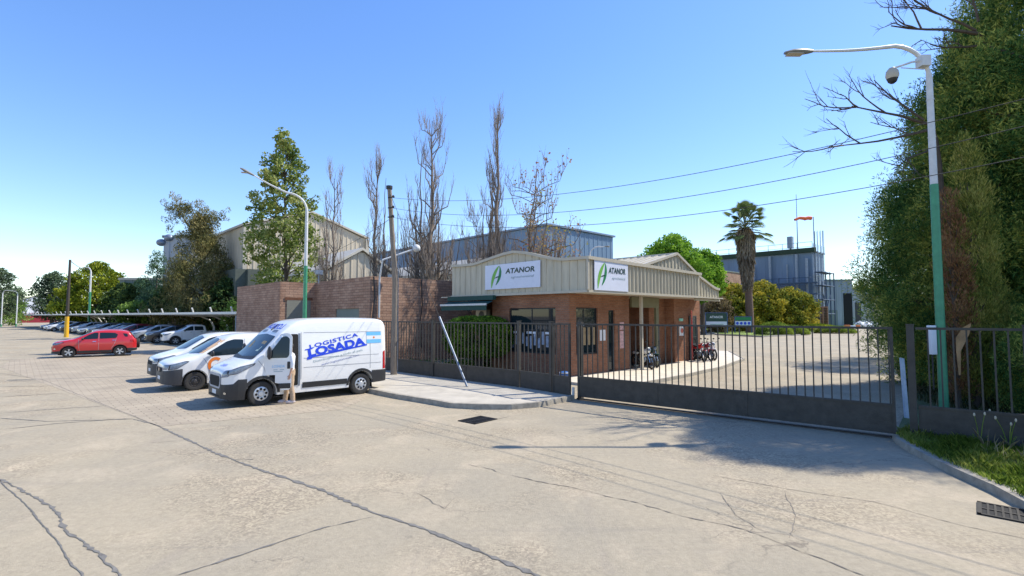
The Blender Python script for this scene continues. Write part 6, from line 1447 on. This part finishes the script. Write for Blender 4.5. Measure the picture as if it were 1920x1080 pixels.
def frond(fan_c, d, L, mb, droop, nl=26):
    d = Vector(d).normalized(); sd_ = d.cross(Vector((0, 0, 1))).normalized(); u = sd_.cross(d)
    for k in range(nl):
        a = -1.9 + 3.8 * k / (nl - 1); dr = (d * math.cos(a) + sd_ * math.sin(a)); l = L * (.75 + .25 * math.cos(a)); mid = fan_c + dr * l * .55; tip = fan_c + dr * l + Vector((0, 0, -droop * l)); w_ = sd_ * .05 * math.cos(a) - d * .05 * math.sin(a)
        mb.add([fan_c, mid + w_ * 1.4, tip, mid - w_ * 1.4], [(0, 1, 2, 3)])
fm = MB(); st_ = MB()
for i in range(52):
    a = rg.uniform(0, 2 * PI); el = rg.uniform(-.35, 1.45); d = Vector((math.cos(a) * math.cos(el), math.sin(a) * math.cos(el), math.sin(el))); c0 = Vector((-.35, 0, 15.2 + max(0, el) * .8)); L_ = rg.uniform(1.3, 3.4)
    c1 = c0 + d * L_ + Vector((0, 0, -.15 * L_)); st_.tube([c0, c1], [.05, .03], 4); frond(c1, d - Vector((0, 0, .35)), rg.uniform(1.05, 1.6), fm, rg.uniform(.1, .5))
np_o = fm.build('fronds', lf_palm, pt); st_.build('frond_stalks', M('palm_stalk', (.14, .13, .05), .7), pt)
# clipped hedge behind the fence
t = thing('round_hedge', 'dense rounded dark green clipped hedge behind the fence left of the gatehouse', 'hedge', Vector((-1.55, 23.9, 0)), 0)
r = np.random.RandomState(5); n = 42000; d = r.normal(size=(n, 3)); d /= np.linalg.norm(d, axis=1)[:, None]; q = r.uniform(.80, 1.02, n)[:, None]
d = np.sign(d) * np.abs(d) ** .72; C = d * q * np.array([1.62, 1.25, .98]) + np.array([0, 0, 1.62]); C[:, 0] -= (C[:, 2] < 1.3) * 0; 
C = C[~((C[:, 2] < 1.35) & (r.uniform(size=n) < .6 * (1.35 - C[:, 2])))]
V, F = leaves(C, .085, .6, 5); np_mesh('foliage', V, F, lf_box, t); b = MB(); rg = random.Random(3)
for k in range(7): limb_mesh(b, (rg.uniform(-.15, .15), rg.uniform(-.15, .15), 0), (rg.uniform(-1, 1), rg.uniform(-.7, .7), 1.4), .06, .02, rg)
b.build('stems', m_bark, t)
t = thing('low_plants', 'small sparse plants at the wall foot behind the fence', 'plants', Vector((-4.2, 26.2, 0)), 0); r = np.random.RandomState(6); n = 900
C = np.stack([r.uniform(-1.6, 3.2, n), r.uniform(-.4, .4, n), r.uniform(.05, .5, n) ** 1.3], 1); V, F = leaves(C, .10, .5, 6); np_mesh('foliage', V, F, lf_shrub, t)
# ---- bare poplars
def bare(name, label, loc, H_, spread, r0, seed, nb=26, twigs=True, stems=1, group='bare poplars behind the brick building', fan=.16, z_first=.12, lean=0., mat=None, leaf=None):
    t = thing(name, label, 'tree', loc, 0, group); rg = random.Random(seed); b = MB(); tw = MB()
    tips = []
    for s_ in range(stems):
        ang = rg.uniform(0, 6.28); ox, oy = (0, 0) if s_ == 0 else (math.cos(ang) * spread * .5, math.sin(ang) * spread * .35); hh = H_ * (1 if s_ == 0 else rg.uniform(.62, .92))
        pts = [Vector((0 if s_ == 0 else ox * .15, 0, -.1))]
        for i in range(1, 11): q = i / 10; pts.append(Vector((ox * min(1, q * 2.2) + rg.gauss(0, .07) + lean * q, oy * min(1, q * 2.2) + rg.gauss(0, .07), hh * q)))
        rs = [r0 * (1 if s_ == 0 else .55) * (1 - .95 * i / 10) + .008 for i in range(11)]; b.tube(pts, rs, 7)
        for k in range(nb if s_ == 0 else nb // 2):
            q = z_first + (1 - z_first) * (k + rg.random()) / nb; q = min(q, .93); i = int(q * 10); p0 = pts[i].lerp(pts[min(i + 1, 10)], q * 10 - i)
            a = rg.uniform(0, 2 * PI); L_ = H_ * rg.uniform(.12, .30) * (1.1 - q * .6); out = spread * rg.uniform(.5, 1.1) * (1.05 - q * .55)
            tipv = p0 + Vector((math.cos(a) * out, math.sin(a) * out, L_)); md = p0 + Vector((math.cos(a) * out * .75, math.sin(a) * out * .75, L_ * .35)); rr = r0 * .30 * (1 - q * .7) + .008
            q1 = [p0, p0.lerp(md, .6) + Vector((0, 0, .1)), md, md.lerp(tipv, .5) + Vector((rg.gauss(0, .06), rg.gauss(0, .06), 0)), tipv]
            b.tube(q1, [rr, rr * .85, rr * .7, rr * .45, .006], 5, cap=False); tips.append(tipv)
            if twigs:
                for m_ in range(rg.randint(7, 12)):
                    u = rg.uniform(.1, .98) * 3.99; j = int(u); s0 = q1[j].lerp(q1[j + 1], u - j); a2 = rg.uniform(0, 6.28); l2 = rg.uniform(.35, 1.2) * (H_ / 16); o2 = l2 * rg.uniform(.12, .45)
                    e0_ = s0 + Vector((math.cos(a2) * o2, math.sin(a2) * o2, l2)); tw.tube([s0, s0.lerp(e0_, .5) + Vector((math.cos(a2) * o2 * .25, math.sin(a2) * o2 * .25, 0)), e0_], [.013, .010, .005], 3, cap=False); tips.append(e0_)
                    for _ in range(2):
                        e1_ = e0_ + Vector((rg.gauss(0, .12), rg.gauss(0, .12), rg.uniform(.15, .45))); tw.tube([s0.lerp(e0_, rg.uniform(.4, .9)), e1_], [.008, .004], 3, cap=False)
    b.build('trunk', mat or M('bark_brown', (.20, .155, .12), .9, var=.4, scale=5, stretch=(3, 3, .5)), t, smooth=True)
    if twigs: tw.build('twigs', m_bark_pale, t)
    if leaf:
        r = np.random.RandomState(seed); T_ = np.array([tuple(p) for p in tips if leaf[1](p)]); C = np.repeat(T_, leaf[2], 0) + r.normal(size=(len(T_) * leaf[2], 3)) * .16; V, F = leaves(C, leaf[3], .75, seed); np_mesh('leaves', V, F, leaf[0], t)
    return t
bare('bare_poplar', 'short slender bare poplar right beside the leafy poplar', at(622, 39), 13.2, 1.2, .16, 201, nb=24, stems=4)
bare('bare_poplar', 'bare poplar just left of the wooden utility pole', at(702, 36), 13.6, 1.2, .19, 202, nb=28, stems=3)
bare('bare_poplar', 'widest bare poplar with many upright limbs, right of the wooden utility pole', at(806, 36), 16.6, 2.0, .25, 203, nb=40, stems=5)
bare('bare_poplar', 'tallest bare poplar with a single long leader, behind the curved gatehouse fascia', at(932, 32), 15.4, .75, .23, 204, nb=26, stems=2)
bare('bare_poplar', 'shorter bare stems crowding the left foot of the tallest bare poplar', at(918, 32.5), 11.6, 1.3, .17, 214, nb=22, stems=4)
bare('bare_tree', 'spreading tree with red and yellow autumn leaves behind the gatehouse sign', at(965, 31), 10.8, 4.0, .15, 205, nb=36, stems=6, z_first=.3, group=None, lean=1.3, leaf=(lf_autumn, lambda p: p.x > .1, 2, .15), mat=m_bark)
bare('bare_tree', 'thin bare sapling left of the tallest bare poplar', at(895, 31), 8.8, 1.5, .07, 206, nb=14, stems=4, z_first=.35, group=None, mat=m_bark)
# ---- conifers at right
def conifer(label, loc, prof, ncl, crad, per, ls, seed, ml=None, sx=1., sy=1., wob=.25, name='conifer_tree', asp=.20, upw=.55, tr=.3, inner=.45):
    return tree(name, label, loc, prof, ncl, crad, per, ls, ml or lf_conifer, tr, seed, asp=asp, up='out', upw=upw, wob=wob, sx=sx, sy=sy, limbs=30, inner=inner, flat=1.15)
conifer('huge dense dark green conifer at right, filling the view behind the green lamp post', Vector((16.5, 17.8, 0)), [(.3, 2.4), (2, 2.9), (5, 2.9), (8, 2.3), (10, 1.6), (11.6, .8), (12.8, .2)], 1150, .62, 270, .13, 301, wob=.34, inner=.62, asp=.24, tr=.35)
conifer('second tall dark conifer filling the right edge', Vector((19.6, 17.6, 0)), [(.3, 3.4), (3, 3.8), (7, 3.7), (11, 3.5), (14.5, 2.6), (17.5, .8)], 1100, .75, 200, .15, 302, inner=.6, tr=.35)
conifer('dark conifer in the row farther along the drive, behind the huge one', Vector((25.2, 28.5, 0)), [(.3, 4.0), (3, 4.6), (7, 4.0), (10, 2.6), (12.5, .8)], 800, .7, 90, .20, 303)
conifer('slender yellow green cypress with brown dry sprays beside the right street lamp', Vector((12.7, 14.1, 0)), [(.4, .35), (1.5, .55), (4, .62), (6, .42), (7.6, .10)], 420, .20, 80, .10, 304, ml=lf_conifer_y, wob=.15, name='cypress_tree', upw=.8, tr=.08)
t = conifer('thin dry brown cypress between the lamp post and the yellow green cypress', Vector((12.0, 13.9, 0)), [(.4, .25), (3, .30), (5, .26), (6.0, .08)], 110, .22, 80, .10, 305, ml=lf_brown, wob=.15, name='cypress_tree', upw=.8, tr=.07)
conifer('third tall dark conifer out at the right, seen above the right fence end', Vector((18.2, 15.5, 0)), [(.3, 3.2), (3, 3.8), (7, 3.8), (11, 3.2), (15, 2.2), (17.5, .5)], 1500, .5, 150, .16, 307, tr=.35)
conifer('low dark shrubby conifer at the fence foot right of the lamp post', Vector((13.6, 12.6, 0)), [(.1, 1.2), (1.0, 1.5), (2.2, 1.2), (3.2, .5)], 300, .3, 90, .10, 306, tr=.1, name='shrub', ml=lf_conifer)
# bare branches reaching out of the conifer
def snag(label, base, dirs, seed, n=3):
    t = thing('bare_branch_tree', label, 'tree', base, 0, 'bare crowned trees in the conifers'); rg = random.Random(seed); b = MB(); tw = MB()
    m0 = dirs[0]; mv = Vector(m0); b.tube([(0, 0, 0), (.1, 0, mv.z * .45), (0, 0, mv.z * .86), tuple(mv * .45 + Vector((0, 0, mv.z * .5))), tuple(mv)], [.17, .13, .11, .09, .06], 8)
    def rec(p, d, L, r, dep):
        d = d.normalized(); pts = [p]; q = p.copy(); dd = d.copy()
        for i in range(5): dd = (dd + Vector((rg.gauss(0, .13), rg.gauss(0, .10), rg.gauss(.035, .10)))).normalized(); q = q + dd * L / 5; pts.append(q.copy())
        (b if r > .012 else tw).tube(pts, [r * (1 - .13 * i) for i in range(6)], 5 if r > .012 else 3, cap=False)
        if dep <= 0: return
        for k in range(rg.randint(3, 4)):
            u = rg.uniform(.2, 1.) * 4.99; j = int(u); s0 = pts[j].lerp(pts[j + 1], u - j); ax = Vector((rg.gauss(0, 1), rg.gauss(0, .6), rg.gauss(.15, 1))).normalized(); rec(s0, (d * 1.0 + ax * .75), L * rg.uniform(.38, .6), r * .52, dep - 1)
    for p, d, L, r in dirs[1:]: rec(Vector(p), Vector(d), L, r, n)
    b.add(tw.v, tw.f); b.build('trunk', m_bark, t, smooth=True); return t
B1 = Vector((13.5, 16.0, 0))
p1 = D(1700, 205, 15.6) - B1; p2 = D(1800, 60, 15.8) - B1; p0 = (B1 * 0 + Vector((0.2, 0, 7.6)))
snag('dark bare branches reaching left out of the huge conifer below the lamp arm', B1, [tuple(p1 + Vector((.9, .2, -.4))), (p1 + Vector((.9, .2, -.4)), Vector((-1, -.1, .12)), 2.6, .055), (p1 + Vector((.8, .1, -.6)), Vector((-1, -.1, -.25)), 2.7, .05), (p1 + Vector((.6, .1, -.3)), Vector((-.8, -.1, .65)), 2.0, .04), (p1 + Vector((.9, .2, -1.2)), Vector((-1, -.2, -.5)), 1.8, .035)], 11)
SH = Vector((4.4, 2.1, 0))
snag('dark bare branches reaching left at the top right, above the street lamp arm', B1 + Vector((1.6, .4, 0)) + SH, [tuple(p2 + Vector((-.9, -.3, 0)) - SH), (p2 + Vector((-.9, -.3, 0)) - SH, Vector((-1, -.1, .12)), 2.7, .06), (p2 + Vector((-1.0, -.3, .1)) - SH, Vector((-.8, -.1, .6)), 2.3, .045), (p2 + Vector((-1.0, -.3, -.4)) - SH, Vector((-1, -.1, -.3)), 1.9, .04), (p2 + Vector((-.9, -.3, .4)) - SH, Vector((-.3, -.1, 1)), 2.0, .04)], 12)
# ---- verge grass and weeds
r = np.random.RandomState(31)
def grass(poly, n, h, name, label, seed, mat, z=.10, width=.009):
    r = np.random.RandomState(seed); xs = [p[0] for p in poly]; ys = [p[1] for p in poly]; out = []
    P = np.stack([r.uniform(min(xs), max(xs), n * 3), r.uniform(min(ys), max(ys), n * 3)], 1); ins = np.zeros(len(P), bool); m_ = len(poly)
    for i in range(m_):
        x0, y0 = poly[i]; x1, y1 = poly[(i + 1) % m_]; c = ((y0 > P[:, 1]) != (y1 > P[:, 1])) & (P[:, 0] < (x1 - x0) * (P[:, 1] - y0) / (y1 - y0 + 1e-12) + x0); ins ^= c
    P = P[ins][:n]; k = len(P); tuft = np.sin(P[:, 0] * 5.1 + 1.3 * np.sin(P[:, 1] * 3.3)) * np.sin(P[:, 1] * 4.3 + P[:, 0]) * .5 + .5
    hh = h * (.35 + .9 * tuft) * r.uniform(.5, 1.2, k); a = r.uniform(0, 2 * PI, k); ln = hh * r.uniform(.1, .8, k); w_ = width * r.uniform(.6, 1.4, k)
    base = np.stack([P[:, 0], P[:, 1], np.full(k, z)], 1); dx = np.stack([np.cos(a), np.sin(a), np.zeros(k)], 1); sdv = np.stack([-np.sin(a), np.cos(a), np.zeros(k)], 1); u = np.array([0, 0, 1.])
    A = base - sdv * w_[:, None] / 2; B_ = base + sdv * w_[:, None] / 2; m2 = base + dx * (ln * .35)[:, None] + u * (hh * .6)[:, None]; tp = base + dx * ln[:, None] + u * hh[:, None]
    V = np.stack([A, B_, m2 + sdv * w_[:, None] * .35, tp, m2 - sdv * w_[:, None] * .35], 1).reshape(-1, 3); F = np.arange(5 * k).reshape(-1, 5)
    return tag(np_mesh(name, V, F, mat), label, 'grass', None, 'stuff')
gm = ML('grass_blades', ((.10, .17, .02), (.24, .34, .05), (.46, .50, .14)), .35, .9)
gm2 = ML('grass_blades_dry', ((0.248, 0.202, 0.093), (0.527, 0.434, 0.248), (0.744, 0.651, 0.434)), .3, .9)
kk = [(p.x + .14, p.y + .1) for p in kr]
vp = kk + [(kk[-1][0] + .6, kk[-1][1] + .3), (10.2, 9.2), (12.0, 7.6), (13, 5), (12, 2.5), (7, 1.6)]
grass(vp, 60000, .17, 'verge_grass', 'green tufted grass on the verge at lower right', 41, gm)
grass([(p[0], p[1]) for p in ((9.0, 9.9), (8.3, 9.3), (9.4, 7.6), (10.5, 5.5), (14, 5), (13, 8))], 800, .34, 'dry_grass', 'dry straw coloured weeds among the verge grass before the right fence', 42, gm2)
ip = [(p.x, p.y) for p in isl]
grass(ip, 16000, .16, 'lawn_grass', 'bright short grass of the lawn island behind the gate', 43, gm, .12, .05)
grass([(p.x, p.y) for p in px((820, 690), (850, 676), (960, 676), (985, 694), (930, 705))], 9000, .09, 'lawn_grass', 'bright green grass strip between hedge and gatehouse', 44, gm, .02, .02)
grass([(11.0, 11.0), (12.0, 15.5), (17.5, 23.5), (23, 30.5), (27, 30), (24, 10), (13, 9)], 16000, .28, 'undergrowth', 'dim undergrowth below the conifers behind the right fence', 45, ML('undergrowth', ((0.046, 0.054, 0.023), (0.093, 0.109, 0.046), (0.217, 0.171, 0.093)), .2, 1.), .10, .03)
for k, (p, h_) in enumerate((((1838, 838), .75), ((1880, 835), .70), ((1893, 842), .62))):
    c = G(*p, .1); t = thing('flowering_weed', ['tall weed with a pale seed head at the fence foot, leftmost of three', 'arching weed with pale seed heads near the end fence post, middle of three', 'small arching weed touching the end fence post, rightmost of three'][k], 'weed', c, 0, 'pale headed weeds at the right fence'); b = MB(); rg = random.Random(k); hd = MB()
    for i in range(4 if k else 2):
        tp = Vector((rg.uniform(-.22, .22), rg.uniform(-.15, .1), h_ * rg.uniform(.7, 1))); b.tube([(0, 0, 0), tuple(tp * .5 + Vector((0, 0, .08))), tuple(tp)], [.008, .006, .004], 5); hd.ell(tuple(tp), (.018, .018, .035), seg=7, rings=5)
    for i in range(6): a = rg.uniform(0, 6.28); b.add([(0, 0, 0), (math.cos(a) * .12 + .004, math.sin(a) * .12, .24), (math.cos(a) * .24, math.sin(a) * .24, .22), (math.cos(a) * .12 - .004, math.sin(a) * .12, .24)], [(0, 1, 2, 3)])
    b.build('stems', gm, t); hd.build('seed_heads', M('seed_head', (.52, .46, .34), .8), t)
